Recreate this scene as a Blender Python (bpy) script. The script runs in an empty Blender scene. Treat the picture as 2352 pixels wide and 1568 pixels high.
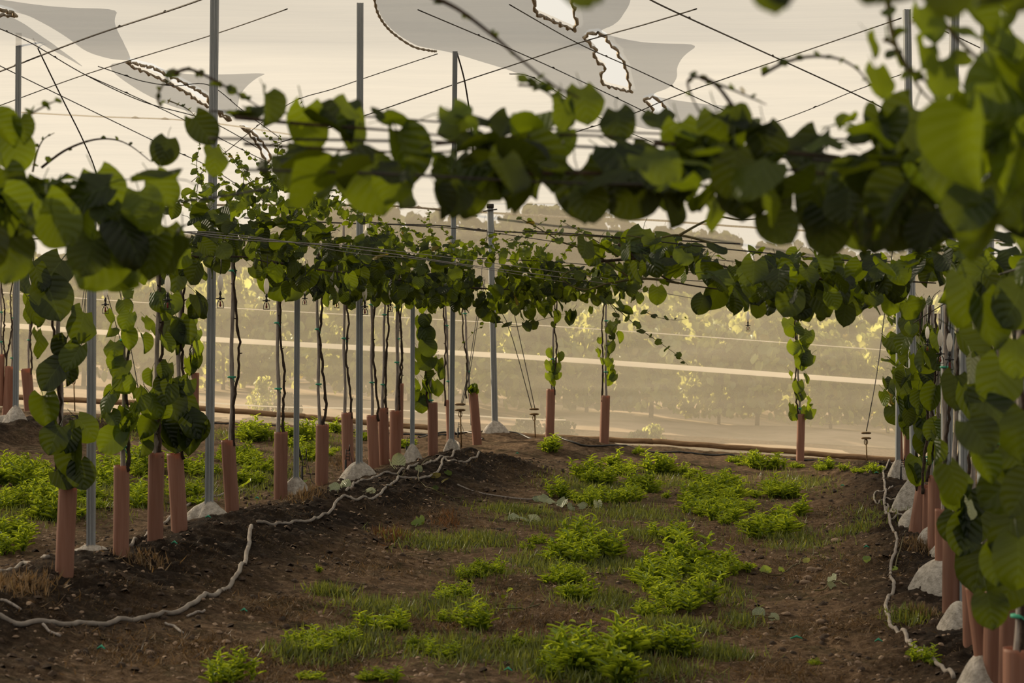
import bpy, math, random
import numpy as np
from mathutils import Vector, Matrix
from mathutils.geometry import delaunay_2d_cdt
random.seed(7)
RS = np.random.RandomState(11)
PI = math.pi
COL = bpy.context.scene.collection
F, HX, HY, CH = 4800.0, 1176.0, 690.0, 1.95      # focal length in px, principal column, horizon row, camera height

# ------------------------------------------------------------------ geometry helpers
def P(px, py, Y):
    return Vector(((px-HX)/F*Y, Y, CH-(py-HY)/F*Y))

def _h(ix, iy, s):
    n = (ix.astype(np.int64)*374761393 + iy.astype(np.int64)*668265263 + s*1274126177) & 0xffffffff
    n = ((n ^ (n >> 13))*1103515245) & 0xffffffff
    n = ((n ^ (n >> 15))*2246822519) & 0xffffffff
    return ((n ^ (n >> 16)) & 0xffff)/65535.0

def vn(x, y, s=0):
    x = np.asarray(x, float); y = np.asarray(y, float)
    ix = np.floor(x); iy = np.floor(y); fx = x-ix; fy = y-iy
    fx = fx*fx*(3-2*fx); fy = fy*fy*(3-2*fy)
    a = _h(ix, iy, s); b = _h(ix+1, iy, s); c = _h(ix, iy+1, s); d = _h(ix+1, iy+1, s)
    return (a*(1-fx)+b*fx)*(1-fy)+(c*(1-fx)+d*fx)*fy - .5

def rowL(Y): return -2.75+.195*(Y-12.85)
def rowR(Y): return 2.85+.140*(Y-13.4)
def mound(X, Y):
    X = np.asarray(X, float); Y = np.asarray(Y, float)
    w = .60+.12*vn(Y*.8, X*0, 5)
    fade = np.clip((29.5-Y)/2.5, 0, 1)
    m = 0
    for c in (rowL(Y), rowL(Y)-5.6, rowR(Y), rowR(Y)+5.6):
        m = m+np.exp(-((X-c)/w)**2)
    fl = np.clip((26.3-Y)/1.5, 0, 1)
    m2 = np.exp(-((X-rowL(Y))/w)**2)
    return (m-m2)*fade+m2*fl
BUMPS = [(.53, 28.4, .17, .8), (1.28, 28.7, .10, .7), (-.25, 30.0, .12, .6), (3.95, 28.6, .04, .6)]
def gz0(X, Y):
    X = np.asarray(X, float); Y = np.asarray(Y, float)
    z = -.08-.06*np.clip(X, -16, 16)+.22*mound(X, Y)
    for bx, by, a, q in BUMPS: z = z+a*np.exp(-((X-bx)**2+(Y-by)**2)/q**2)
    return z
def gz(X, Y):
    m = mound(X, Y)
    near = np.clip((33-np.asarray(Y, float))/2, 0, 1)
    return (gz0(X, Y)+near*((.05+.05*m)*vn(np.asarray(X)*2.1, np.asarray(Y)*2.1, 1)+(.022+.035*m)*vn(np.asarray(X)*6, np.asarray(Y)*6, 2)
            +(.018+.028*m)*vn(np.asarray(X)*14, np.asarray(Y)*14, 3)+(.008+.012*m)*vn(np.asarray(X)*33, np.asarray(Y)*33, 7)))
def gf(X, Y): return float(gz(X, Y))
def hit(px, py):
    a = (px-HX)/F; b = (py-HY)/F
    ys = np.linspace(7, 60, 2600)
    d = CH-b*ys-gz(a*ys, ys)
    k = np.argmax(d < 0)
    Y = ys[k] if d[k] < 0 else 45.0
    return Vector((a*Y, Y, gf(a*Y, Y)))

def mesh_np(name, V, Fc, uv=None, tint=None, smooth=True):
    me = bpy.data.meshes.new(name)
    V = np.ascontiguousarray(V, dtype=np.float32); Fc = np.ascontiguousarray(Fc, dtype=np.int32)
    nf, k = Fc.shape
    me.vertices.add(len(V)); me.vertices.foreach_set('co', V.ravel())
    me.loops.add(nf*k); me.loops.foreach_set('vertex_index', Fc.ravel())
    me.polygons.add(nf); me.polygons.foreach_set('loop_start', np.arange(nf, dtype=np.int32)*k)
    try: me.polygons.foreach_set('loop_total', np.full(nf, k, dtype=np.int32))
    except Exception: pass
    me.polygons.foreach_set('use_smooth', np.full(nf, smooth, dtype=bool))
    if uv is not None:
        l = me.uv_layers.new(name='UVMap'); l.data.foreach_set('uv', np.ascontiguousarray(uv, dtype=np.float32).ravel())
    if tint is not None:
        a = me.attributes.new('tint', 'FLOAT', 'POINT'); a.data.foreach_set('value', np.ascontiguousarray(tint, dtype=np.float32))
    me.update(calc_edges=True)
    return me

def link(name, me, mat, parent=None, loc=(0, 0, 0)):
    o = bpy.data.objects.new(name, me)
    COL.objects.link(o)
    if mat and not me.materials: me.materials.append(mat)
    o.location = loc
    if parent: o.parent = parent
    return o

def tag(o, label=None, cat=None, group=None, kind=None):
    if label: o['label'] = label
    if cat: o['category'] = cat
    if group: o['group'] = group
    if kind: o['kind'] = kind
    return o
def empty(name, loc, label, cat, group=None):
    o = bpy.data.objects.new(name, None); COL.objects.link(o); o.location = loc; o.empty_display_size = .1
    return tag(o, label, cat, group)

class B:
    def __init__(s): s.v = []; s.f = []
    def add(s, vs, fs):
        n = len(s.v); s.v += [tuple(v) for v in vs]; s.f += [tuple(i+n for i in f) for f in fs]; return s
    def box(s, c, size, rz=0, M=None):
        hx, hy, hz = size[0]/2, size[1]/2, size[2]/2
        R = M or Matrix.Rotation(rz, 3, 'Z'); c = Vector(c)
        b = min(hx, hy, hz)*.22
        vs = []; fs = []
        for z, e in ((-hz, b), (-hz+b, 0), (hz-b, 0), (hz, b)):
            for x, y in ((-1, -1), (1, -1), (1, 1), (-1, 1)):
                vs.append(c+R@Vector((x*(hx-e), y*(hy-e), z)))
        for k in range(3):
            for i in range(4): j = (i+1) % 4; fs.append((k*4+i, k*4+j, k*4+4+j, k*4+4+i))
        fs += [(3, 2, 1, 0), (12, 13, 14, 15)]
        return s.add(vs, fs)
    def tube(s, pts, r, n=6, caps=True):
        pts = [Vector(p) for p in pts]; m = len(pts)
        rr = r if isinstance(r, (list, tuple)) else [r]*m
        vs = []; up = None
        for i, p in enumerate(pts):
            d = (pts[min(i+1, m-1)]-pts[max(i-1, 0)])
            if d.length < 1e-9: d = Vector((0, 0, 1))
            d.normalize()
            if up is None: up = Vector((1, 0, 0)) if abs(d.x) < .8 else Vector((0, 0, 1))
            a = d.cross(up).normalized(); b = a.cross(d); up = b
            for k in range(n):
                t = 2*PI*k/n; vs.append(p+(a*math.cos(t)+b*math.sin(t))*rr[i])
        fs = [(i*n+k, i*n+(k+1) % n, (i+1)*n+(k+1) % n, (i+1)*n+k) for i in range(m-1) for k in range(n)]
        if caps: fs += [tuple(reversed(range(n))), tuple((m-1)*n+k for k in range(n))]
        return s.add(vs, fs)
    def lathe(s, c, prof, n=14, M=None):
        c = Vector(c); M = M or Matrix.Identity(3); vs = []
        for r, z in prof:
            for k in range(n): t = 2*PI*k/n; vs.append(c+M@Vector((r*math.cos(t), r*math.sin(t), z)))
        m = len(prof)
        fs = [(i*n+k, i*n+(k+1) % n, (i+1)*n+(k+1) % n, (i+1)*n+k) for i in range(m-1) for k in range(n)]
        fs += [tuple(reversed(range(n))), tuple((m-1)*n+k for k in range(n))]
        return s.add(vs, fs)
    def build(s, name, mat, parent=None, origin=(0, 0, 0), smooth=True):
        me = bpy.data.meshes.new(name); o0 = Vector(origin)
        me.from_pydata([tuple(Vector(v)-o0) for v in s.v], [], s.f)
        if smooth: me.polygons.foreach_set('use_smooth', [True]*len(me.polygons))
        me.update()
        ob = link(name, me, mat, parent)
        if not parent: ob.location = o0
        return ob

def spline(pts, n):
    pts = [Vector(p) for p in pts]
    if len(pts) < 3: return [pts[0].lerp(pts[-1], i/(n-1)) for i in range(n)]
    out = []; m = len(pts)-1
    for i in range(n):
        t = i/(n-1)*m; k = min(int(t), m-1); u = t-k
        p0 = pts[max(k-1, 0)]; p1 = pts[k]; p2 = pts[k+1]; p3 = pts[min(k+2, m)]
        out.append(.5*((2*p1)+(p2-p0)*u+(2*p0-5*p1+4*p2-p3)*u*u+(3*p1-p0-3*p2+p3)*u**3))
    return out

# ------------------------------------------------------------------ materials
def newmat(name):
    m = bpy.data.materials.new(name); m.use_nodes = True
    nt = m.node_tree; nt.nodes.clear()
    out = nt.nodes.new('ShaderNodeOutputMaterial')
    return m, nt, out
def N(nt, t, **kw):
    n = nt.nodes.new(t)
    for k, v in kw.items():
        if k.startswith('_'): setattr(n, k[1:], v)
        else: n.inputs[k.replace('__', ' ')].default_value = v
    return n
def L(nt, a, b): nt.links.new(a, b)
def ramp(nt, fac, stops):
    r = nt.nodes.new('ShaderNodeValToRGB'); e = r.color_ramp.elements
    e[0].position, e[0].color = stops[0][0], (*stops[0][1], 1)
    e[1].position, e[1].color = stops[-1][0], (*stops[-1][1], 1)
    for p, c in stops[1:-1]: x = e.new(p); x.color = (*c, 1)
    L(nt, fac, r.inputs[0]); return r
def noise(nt, scale, detail=4, vec=None, rough=.6):
    n = N(nt, 'ShaderNodeTexNoise', Scale=scale, Detail=detail, Roughness=rough)
    if vec is None:
        tc = nt.nodes.new('ShaderNodeTexCoord'); vec = tc.outputs['Object']
    L(nt, vec, n.inputs['Vector']); return n
def simple(name, c1, c2=None, scale=8, rough=.7, metal=0, bump=0, bscale=None, stretch=None, spec=.3):
    m, nt, out = newmat(name)
    bs = N(nt, 'ShaderNodeBsdfPrincipled', Roughness=rough, Metallic=metal)
    bs.inputs['Specular IOR Level'].default_value = spec
    c2 = c2 or tuple(x*.7 for x in c1)
    vec = None
    if stretch:
        tc = nt.nodes.new('ShaderNodeTexCoord'); mp = nt.nodes.new('ShaderNodeMapping'); mp.inputs['Scale'].default_value = stretch
        L(nt, tc.outputs['Object'], mp.inputs[0]); vec = mp.outputs[0]
    n = noise(nt, scale, 5, vec)
    r = ramp(nt, n.outputs[0], [(.35, c2), (.65, c1)]); L(nt, r.outputs[0], bs.inputs['Base Color'])
    if bump:
        n2 = noise(nt, bscale or scale*4, 4, vec); b = N(nt, 'ShaderNodeBump', Strength=bump, Distance=.02)
        L(nt, n2.outputs[0], b.inputs['Height']); L(nt, b.outputs[0], bs.inputs['Normal'])
    L(nt, bs.outputs[0], out.inputs[0]); return m

def leaf_mat(name, dark, mid, lite, trans, tf=.45, gloss=.06, veins=True, yellow=(.30, .24, .03)):
    m, nt, out = newmat(name)
    at = nt.nodes.new('ShaderNodeAttribute'); at.attribute_name = 'tint'
    r = ramp(nt, at.outputs['Fac'], [(0, dark), (.45, mid), (.9, lite), (.955, lite), (.985, yellow)])
    uv = nt.nodes.new('ShaderNodeUVMap'); sp = nt.nodes.new('ShaderNodeSeparateXYZ'); L(nt, uv.outputs[0], sp.inputs[0])
    def mth(op, a, b=None):
        n = nt.nodes.new('ShaderNodeMath'); n.operation = op
        for i, x in enumerate((a, b)):
            if x is None: continue
            if isinstance(x, (int, float)): n.inputs[i].default_value = x
            else: L(nt, x, n.inputs[i])
        return n.outputs[0]
    col = r.outputs[0]
    di = N(nt, 'ShaderNodeBsdfDiffuse'); tr = N(nt, 'ShaderNodeBsdfTranslucent'); gl = N(nt, 'ShaderNodeBsdfGlossy', Roughness=.38)
    gl.inputs['Color'].default_value = (.8, .85, .9, 1)
    rt = ramp(nt, at.outputs['Fac'], [(0, tuple(x*.25 for x in trans)), (.5, trans), (.95, tuple(min(1, x*1.35) for x in trans)), (.985, (.34, .26, .03))])
    nz = noise(nt, 60, 2)
    if veins:
        s = mth('ABSOLUTE', mth('SUBTRACT', sp.outputs[0], .5))
        midr = mth('LESS_THAN', s, .02)
        w = mth('FRACT', mth('MULTIPLY', mth('SUBTRACT', sp.outputs[1], mth('MULTIPLY', s, .75)), 5.5))
        tri = mth('ABSOLUTE', mth('SUBTRACT', w, .5))
        side = mth('LESS_THAN', tri, .03)
        v = mth('MAXIMUM', midr, side)
        mx = nt.nodes.new('ShaderNodeMix'); mx.data_type = 'RGBA'; L(nt, mth('MULTIPLY', v, .2), mx.inputs['Factor'])
        L(nt, col, mx.inputs['A']); mx.inputs['B'].default_value = (*[min(1, x*1.9+.03) for x in lite], 1); col = mx.outputs['Result']
        bp = N(nt, 'ShaderNodeBump', Strength=.5, Distance=.004)
        L(nt, mth('ADD', mth('MULTIPLY', mth('COSINE', mth('MULTIPLY', w, 6.283)), 1.0), mth('MULTIPLY', nz.outputs[0], 1.2)), bp.inputs['Height'])
        for n in (di, gl): L(nt, bp.outputs[0], n.inputs['Normal'])
    L(nt, col, di.inputs['Color']); L(nt, rt.outputs[0], tr.inputs['Color'])
    m1 = N(nt, 'ShaderNodeMixShader', Fac=tf); L(nt, di.outputs[0], m1.inputs[1]); L(nt, tr.outputs[0], m1.inputs[2])
    m2 = N(nt, 'ShaderNodeMixShader', Fac=gloss); L(nt, m1.outputs[0], m2.inputs[1]); L(nt, gl.outputs[0], m2.inputs[2])
    L(nt, m2.outputs[0], out.inputs[0]); return m

def net_mat(name, open_, tcol, tfrac=.75, weave=0):
    m, nt, out = newmat(name)
    tp = N(nt, 'ShaderNodeBsdfTransparent'); tr = N(nt, 'ShaderNodeBsdfTranslucent'); df = N(nt, 'ShaderNodeBsdfDiffuse')
    tc = nt.nodes.new('ShaderNodeTexCoord'); mp = nt.nodes.new('ShaderNodeMapping'); mp.inputs['Scale'].default_value = (.35, 3.0, 3.0)
    L(nt, tc.outputs['Object'], mp.inputs[0]); n = noise(nt, 1.3, 5, mp.outputs[0])
    r = ramp(nt, n.outputs[0], [(.3, tuple(x*.90 for x in tcol)), (.7, tcol)])
    L(nt, r.outputs[0], tr.inputs[0]); L(nt, r.outputs[0], df.inputs[0])
    if weave:
        bp = N(nt, 'ShaderNodeBump', Strength=.25, Distance=.05); L(nt, n.outputs[0], bp.inputs['Height']); L(nt, bp.outputs[0], tr.inputs['Normal']); L(nt, bp.outputs[0], df.inputs['Normal'])
    a = N(nt, 'ShaderNodeMixShader', Fac=tfrac); L(nt, df.outputs[0], a.inputs[1]); L(nt, tr.outputs[0], a.inputs[2])
    fac = N(nt, 'ShaderNodeMixShader', Fac=1-open_)
    mr = N(nt, 'ShaderNodeMapRange'); mr.inputs['From Min'].default_value = .3; mr.inputs['From Max'].default_value = .7
    mr.inputs['To Min'].default_value = 1-open_-.03; mr.inputs['To Max'].default_value = 1-open_+.03
    L(nt, n.outputs[0], mr.inputs[0]); L(nt, mr.outputs[0], fac.inputs[0])
    L(nt, tp.outputs[0], fac.inputs[1]); L(nt, a.outputs[0], fac.inputs[2]); L(nt, fac.outputs[0], out.inputs[0]); return m

def ground_mat():
    m, nt, out = newmat('soil')
    at = nt.nodes.new('ShaderNodeAttribute'); at.attribute_name = 'tint'
    tc = nt.nodes.new('ShaderNodeTexCoord')
    n1 = noise(nt, 1.4, 6, tc.outputs['Object'], .65); n2 = noise(nt, 16, 8, tc.outputs['Object'], .78); n3 = noise(nt, 90, 3, tc.outputs['Object'])
    dark = ramp(nt, n2.outputs[0], [(.3, (.010, .0065, .005)), (.56, (.042, .030, .022)), (.70, (.15, .105, .075))])
    lite = ramp(nt, n2.outputs[0], [(.3, (.045, .028, .015)), (.48, (.185, .118, .068)), (.66, (.42, .29, .185))])
    gr = ramp(nt, n2.outputs[0], [(.3, (.018, .018, .008)), (.6, (.055, .055, .02)), (.8, (.11, .10, .045))])
    ma = nt.nodes.new('ShaderNodeMath'); ma.operation = 'MULTIPLY_ADD'; L(nt, n1.outputs[0], ma.inputs[0]); ma.inputs[1].default_value = 1.5; ma.inputs[2].default_value = -.75
    ad = nt.nodes.new('ShaderNodeMath'); ad.operation = 'ADD'; ad.use_clamp = True; L(nt, at.outputs['Fac'], ad.inputs[0]); L(nt, ma.outputs[0], ad.inputs[1])
    mx = nt.nodes.new('ShaderNodeMix'); mx.data_type = 'RGBA'; L(nt, ad.outputs[0], mx.inputs['Factor']); L(nt, lite.outputs[0], mx.inputs['A']); L(nt, dark.outputs[0], mx.inputs['B'])
    n4 = noise(nt, 2.6, 5, tc.outputs['Object'], .7)
    g = ramp(nt, n4.outputs[0], [(.5, (0, 0, 0)), (.62, (1, 1, 1))])
    inv = nt.nodes.new('ShaderNodeMath'); inv.operation = 'MULTIPLY_ADD'; L(nt, ad.outputs[0], inv.inputs[0]); inv.inputs[1].default_value = -.6; inv.inputs[2].default_value = .6
    gm = nt.nodes.new('ShaderNodeMath'); gm.operation = 'MULTIPLY'; L(nt, g.outputs[0], gm.inputs[0]); L(nt, inv.outputs[0], gm.inputs[1])
    mx2 = nt.nodes.new('ShaderNodeMix'); mx2.data_type = 'RGBA'; L(nt, gm.outputs[0], mx2.inputs['Factor']); L(nt, mx.outputs['Result'], mx2.inputs['A']); L(nt, gr.outputs[0], mx2.inputs['B'])
    sp = ramp(nt, n3.outputs[0], [(.70, (0, 0, 0)), (.74, (1, 1, 1))])
    mx3 = nt.nodes.new('ShaderNodeMix'); mx3.data_type = 'RGBA'; L(nt, sp.outputs[0], mx3.inputs['Factor']); L(nt, mx2.outputs['Result'], mx3.inputs['A']); mx3.inputs['B'].default_value = (.22, .17, .12, 1)
    bs = N(nt, 'ShaderNodeBsdfPrincipled', Roughness=.95); bs.inputs['Specular IOR Level'].default_value = .1
    L(nt, mx3.outputs['Result'], bs.inputs['Base Color'])
    hb = nt.nodes.new('ShaderNodeMath'); hb.operation = 'ADD'; L(nt, n2.outputs[0], hb.inputs[0]); L(nt, n3.outputs[0], hb.inputs[1])
    bp = N(nt, 'ShaderNodeBump', Strength=1.0, Distance=.05); L(nt, hb.outputs[0], bp.inputs['Height']); L(nt, bp.outputs[0], bs.inputs['Normal'])
    L(nt, bs.outputs[0], out.inputs[0]); return m

def guard_mat():
    m, nt, out = newmat('terracotta_plastic')
    tc = nt.nodes.new('ShaderNodeTexCoord'); mp = nt.nodes.new('ShaderNodeMapping'); mp.inputs['Scale'].default_value = (20, 20, 1.2)
    L(nt, tc.outputs['Object'], mp.inputs[0]); n = noise(nt, 2, 4, mp.outputs[0])
    oi = nt.nodes.new('ShaderNodeObjectInfo')
    r = ramp(nt, n.outputs[0], [(.3, (.28, .14, .095)), (.7, (.40, .225, .165))])
    hs = N(nt, 'ShaderNodeHueSaturation'); mr = N(nt, 'ShaderNodeMapRange'); mr.inputs['To Min'].default_value = .8; mr.inputs['To Max'].default_value = 1.2
    L(nt, oi.outputs['Random'], mr.inputs[0]); L(nt, mr.outputs[0], hs.inputs['Value']); L(nt, r.outputs[0], hs.inputs['Color'])
    bs = N(nt, 'ShaderNodeBsdfPrincipled', Roughness=.55); bs.inputs['Specular IOR Level'].default_value = .3
    L(nt, hs.outputs[0], bs.inputs['Base Color'])
    tr = N(nt, 'ShaderNodeBsdfTranslucent'); tr.inputs[0].default_value = (.70, .31, .17, 1)
    mx = N(nt, 'ShaderNodeMixShader', Fac=.3); L(nt, bs.outputs[0], mx.inputs[1]); L(nt, tr.outputs[0], mx.inputs[2])
    L(nt, mx.outputs[0], out.inputs[0]); return m

MT = {}
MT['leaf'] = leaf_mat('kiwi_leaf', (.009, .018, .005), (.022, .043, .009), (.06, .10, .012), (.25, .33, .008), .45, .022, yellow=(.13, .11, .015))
MT['weed'] = leaf_mat('weed_leaf', (.06, .11, .015), (.14, .23, .025), (.25, .36, .04), (.50, .60, .03), .48, .04, veins=False, yellow=(.35, .36, .05))
MT['grass'] = leaf_mat('low_grass', (.05, .075, .02), (.11, .14, .035), (.22, .24, .06), (.30, .34, .04), .35, .03, veins=False)
MT['straw'] = leaf_mat('dry_straw', (.05, .032, .016), (.16, .105, .055), (.34, .25, .15), (.3, .18, .07), .25, .02, veins=False, yellow=(.3, .2, .1))
MT['rust'] = leaf_mat('rusty_tuft', (.06, .03, .015), (.11, .055, .025), (.17, .09, .04), (.3, .14, .05), .25, .02, veins=False)
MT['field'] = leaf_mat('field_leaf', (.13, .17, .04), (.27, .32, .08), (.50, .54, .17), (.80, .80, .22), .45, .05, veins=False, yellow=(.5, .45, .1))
MT['far'] = leaf_mat('far_leaf', (.04, .05, .03), (.075, .085, .05), (.12, .13, .07), (.16, .18, .07), .3, .02, veins=False, yellow=(.2, .2, .08))
MT['pale'] = leaf_mat('wilted_leaf', (.16, .20, .11), (.28, .32, .18), (.42, .44, .27), (.3, .32, .12), .25, .06)
MT['trunk'] = simple('bark', (.075, .05, .035), (.025, .018, .013), 30, .85, bump=.6)
MT['cane'] = simple('green_cane', (.12, .10, .035), (.06, .055, .02), 20, .7)
MT['stake'] = simple('weathered_bamboo', (.44, .40, .37), (.20, .17, .15), 14, .8, bump=.3, stretch=(6, 6, .7))
MT['steel'] = simple('galvanised_steel', (.37, .40, .42), (.28, .31, .33), 5, .5, .35, bump=.05, stretch=(4, 4, .5), spec=.4)
MT['concrete'] = simple('rough_concrete', (.60, .56, .51), (.34, .31, .27), 26, .95, bump=.9, bscale=60)
MT['guard'] = guard_mat()
MT['hose'] = simple('grey_hose', (.30, .27, .24), (.19, .165, .145), 9, .75)
MT['black'] = simple('black_plastic', (.018, .018, .018), (.01, .01, .01), 9, .45, spec=.4)
MT['white'] = simple('white_plastic', (.85, .84, .80), (.78, .77, .73), 9, .4, spec=.4)
_n = MT['white'].node_tree; _o = [x for x in _n.nodes if x.type == 'OUTPUT_MATERIAL'][0]; _b = [x for x in _n.nodes if x.type == 'BSDF_PRINCIPLED'][0]
_t = N(_n, 'ShaderNodeBsdfTranslucent'); _t.inputs[0].default_value = (.95, .93, .88, 1); _m = N(_n, 'ShaderNodeMixShader', Fac=.55)
L(_n, _b.outputs[0], _m.inputs[1]); L(_n, _t.outputs[0], _m.inputs[2]); L(_n, _m.outputs[0], _o.inputs[0])
MT['red'] = simple('red_plastic', (.20, .03, .02), (.12, .02, .015), 9, .5)
MT['wire'] = simple('dark_wire', (.05, .047, .045), (.03, .028, .026), 40, .6, .4)
MT['litewire'] = simple('grey_wire', (.24, .23, .24), (.14, .135, .14), 40, .5, .3)
MT['rope'] = simple('hemp_rope', (.62, .54, .42), (.30, .25, .18), 45, .9, bump=.8, bscale=120)
MT['brass'] = simple('rusty_brass', (.26, .17, .07), (.10, .06, .03), 25, .6, .5)
MT['wood'] = simple('timber', (.40, .26, .14), (.20, .12, .065), 6, .8, bump=.3, stretch=(1, 8, 8))
MT['tie'] = simple('green_tie', (.06, .38, .24), (.04, .28, .18), 8, .6)
MT['blue'] = simple('blue_twine', (.02, .22, .62), (.02, .16, .5), 8, .6)
MT['stone'] = simple('stone', (.33, .24, .17), (.20, .14, .10), 6, .9, bump=.4)
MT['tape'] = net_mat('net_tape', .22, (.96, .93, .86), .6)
MT['roof'] = net_mat('roof_net', .27, (.59, .59, .575), .82)
MT['grey'] = net_mat('roof_net_grey', .42, (.33, .37, .43), .5, 1)  # darker net tint, shade of the roof put into the colour
MT['wallnet'] = net_mat('wall_net', .61, (.52, .49, .41), .80)
MT['soil'] = ground_mat()
MT['drysoil'] = simple('dry_field', (.50, .36, .24), (.34, .25, .15), 1.2, .95, bump=.8, bscale=6)
MT['barkfar'] = simple('far_bark', (.12, .09, .06), None, 4, .9)

# ------------------------------------------------------------------ leaf templates and scattering
def leaf_template(n=8, m=3, cup=.10, droop=.12, fold=0, ripple=.02, petiole=True, seed=0, narrow=1.0, tip=1.0):
    r = np.random.RandomState(seed); V = []; UV = []; Q = []; q = []
    ph = r.rand(4)*6
    for i in range(n+1):
        v = (.5-.5*math.cos(PI*i/n))*.6+.4*i/n
        w = .545*narrow*math.sin(PI*(v*.94+.06))**.47 if i < n else .02
        for j in range(-m, m+1):
            s = j/m
            x = w*s; y = v-.17*abs(s)**1.6*(1-v)**2-.5+(.05*tip if i == n else 0)
            z = cup*s*s-droop*(v-.4)**2*2+fold*abs(s)*w*1.4+ripple*(math.sin(9*v+ph[0])*s*s*2+math.sin(5*s+ph[1])*(v)+math.sin(13*v+ph[2])*abs(s)*.7)
            if fold: x *= (1-.45*min(1, fold))
            V.append((x, y, z)); UV.append((s*.5+.5, v))
    k = 2*m+1
    for i in range(n):
        for j in range(2*m): Q.append((i*k+j, i*k+j+1, (i+1)*k+j+1, (i+1)*k+j))
    if petiole:
        b = len(V); w = .013; y0 = -.47
        pts = [(0, y0, 0), (.03, y0-.28, -.06), (.0, y0-.55, -.2)]
        for p in pts:
            for d in ((w, 0), (-w*.6, w), (-w*.6, -w)): V.append((p[0]+d[0], p[1], p[2]+d[1])); UV.append((.5, .5))
        for a in range(2):
            for c in range(3): Q.append((b+a*3+c, b+a*3+(c+1) % 3, b+a*3+3+(c+1) % 3, b+a*3+3+c))
    return np.array(V), np.array(Q), np.array(UV)
LEAFS = [leaf_template(seed=1, cup=.07, droop=.10), leaf_template(seed=2, cup=-.10, droop=.16), leaf_template(seed=3, cup=.03, droop=.25, ripple=.035),
         leaf_template(seed=4, fold=.45, droop=.22), leaf_template(seed=5, cup=.15, droop=.05, narrow=.9)]
LEAFS_LO = [leaf_template(3, 1, seed=1), leaf_template(3, 1, seed=2, cup=-.1), leaf_template(3, 1, fold=.5, seed=3)]
LANCE = [leaf_template(4, 1, .12, .40, petiole=False, seed=6, narrow=.20)]
BLADE = [(np.array([(-.05, 0, 0), (.05, 0, 0), (.045, .55, .03), (-.045, .55, .03), (.006, 1, .12), (-.006, 1, .12)]),
          np.array([(0, 1, 2, 3), (3, 2, 4, 5)]), np.array([(.5, 0)]*6))]

def unit(a): return a/np.maximum(np.linalg.norm(a, axis=-1, keepdims=True), 1e-9)
def scatter(name, temps, pos, nrm, tipd, size, tint, mat, parent=None, origin=(0, 0, 0), rs=RS):
    pos = np.asarray(pos, float).reshape(-1, 3)
    K = len(pos)
    if K == 0: return None
    size = np.broadcast_to(np.asarray(size, float), (K,)); tint = np.broadcast_to(np.asarray(tint, float), (K,))
    nrm = unit(np.asarray(nrm, float)); d = np.asarray(tipd, float); d = unit(d-nrm*np.sum(nrm*d, 1, keepdims=True)); x = np.cross(d, nrm)
    which = rs.randint(0, len(temps), K)
    VV = []; FF = []; UU = []; TT = []; off = 0
    for t, (V, Q, UV) in enumerate(temps):
        s = np.where(which == t)[0]
        if len(s) == 0: continue
        R = np.stack([x[s], d[s], nrm[s]], axis=1)           # rows: local axes in world
        W = np.einsum('vi,kij->kvj', V, R)*size[s][:, None, None]+(pos[s]-np.asarray(origin))[:, None, :]
        nv = len(V); VV.append(W.reshape(-1, 3))
        FF.append((Q[None]+(np.arange(len(s))*nv)[:, None, None]+off).reshape(-1, 4))
        UU.append(np.broadcast_to(UV[Q][None], (len(s), len(Q), 4, 2)).reshape(-1, 2))
        TT.append(np.repeat(tint[s], nv)); off += nv*len(s)
    me = mesh_np(name, np.concatenate(VV), np.concatenate(FF), np.concatenate(UU), np.concatenate(TT))
    o = link(name, me, mat, parent)
    if not parent: o.location = origin
    return o

def leaf_dirs(K, u, rs):
    """u: 0 at the top of a canopy (blades lie flat) .. 1 at the underside (blades hang)"""
    u = np.broadcast_to(np.asarray(u, float), (K,))
    az = rs.rand(K)*2*PI
    facing = rs.rand(K) < .62
    az = np.where(facing, -PI/2+rs.randn(K)*.75, az)
    el = np.clip((1-u)*1.35+rs.randn(K)*.33-.05, -.3, 1.5)
    n = np.stack([np.cos(az)*np.cos(el), np.sin(az)*np.cos(el), np.sin(el)], 1)
    d = np.stack([rs.randn(K)*.45, rs.randn(K)*.45, -np.ones(K)*(.5+u)+rs.randn(K)*.3], 1)
    return n, d

def tints(K, rs, base=.4, sp=.2, yellow=.02):
    t = np.clip(base+rs.randn(K)*sp, 0, .93)
    return np.where(rs.rand(K) < yellow, .99, t)

# ------------------------------------------------------------------ camera, sky, sun
sc = bpy.context.scene
cam = bpy.data.cameras.new('camera'); co = bpy.data.objects.new('camera', cam); COL.objects.link(co)
co.location = (0, 0, CH); co.rotation_euler = (PI/2, 0, 0)
cam.sensor_width = 36; cam.lens = F/2352*36; cam.shift_y = -(784-HY)/2352.0; cam.clip_start = .1; cam.clip_end = 800
cam.dof.use_dof = True; cam.dof.focus_distance = 19; cam.dof.aperture_fstop = 4.5
sc.camera = co
sc.view_settings.view_transform = 'Standard'; sc.view_settings.look = 'None'; sc.view_settings.gamma = 1
sc.view_settings.exposure = EXPO = 0.0
sc.cycles.max_bounces = 6; sc.cycles.transparent_max_bounces = 24; sc.cycles.diffuse_bounces = 4; sc.cycles.transmission_bounces = 4
sc.cycles.sample_clamp_indirect = 6; sc.cycles.caustics_reflective = False; sc.cycles.caustics_refractive = False
sc.cycles.use_denoising = True; sc.cycles.use_adaptive_sampling = True; sc.cycles.adaptive_threshold = .02
SUN = Vector((-.74, .62, .34)).normalized()
w = bpy.data.worlds.new('sky'); sc.world = w; w.use_nodes = True; nt = w.node_tree; nt.nodes.clear()
out = nt.nodes.new('ShaderNodeOutputWorld'); bg = nt.nodes.new('ShaderNodeBackground')
tc = nt.nodes.new('ShaderNodeTexCoord')
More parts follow.
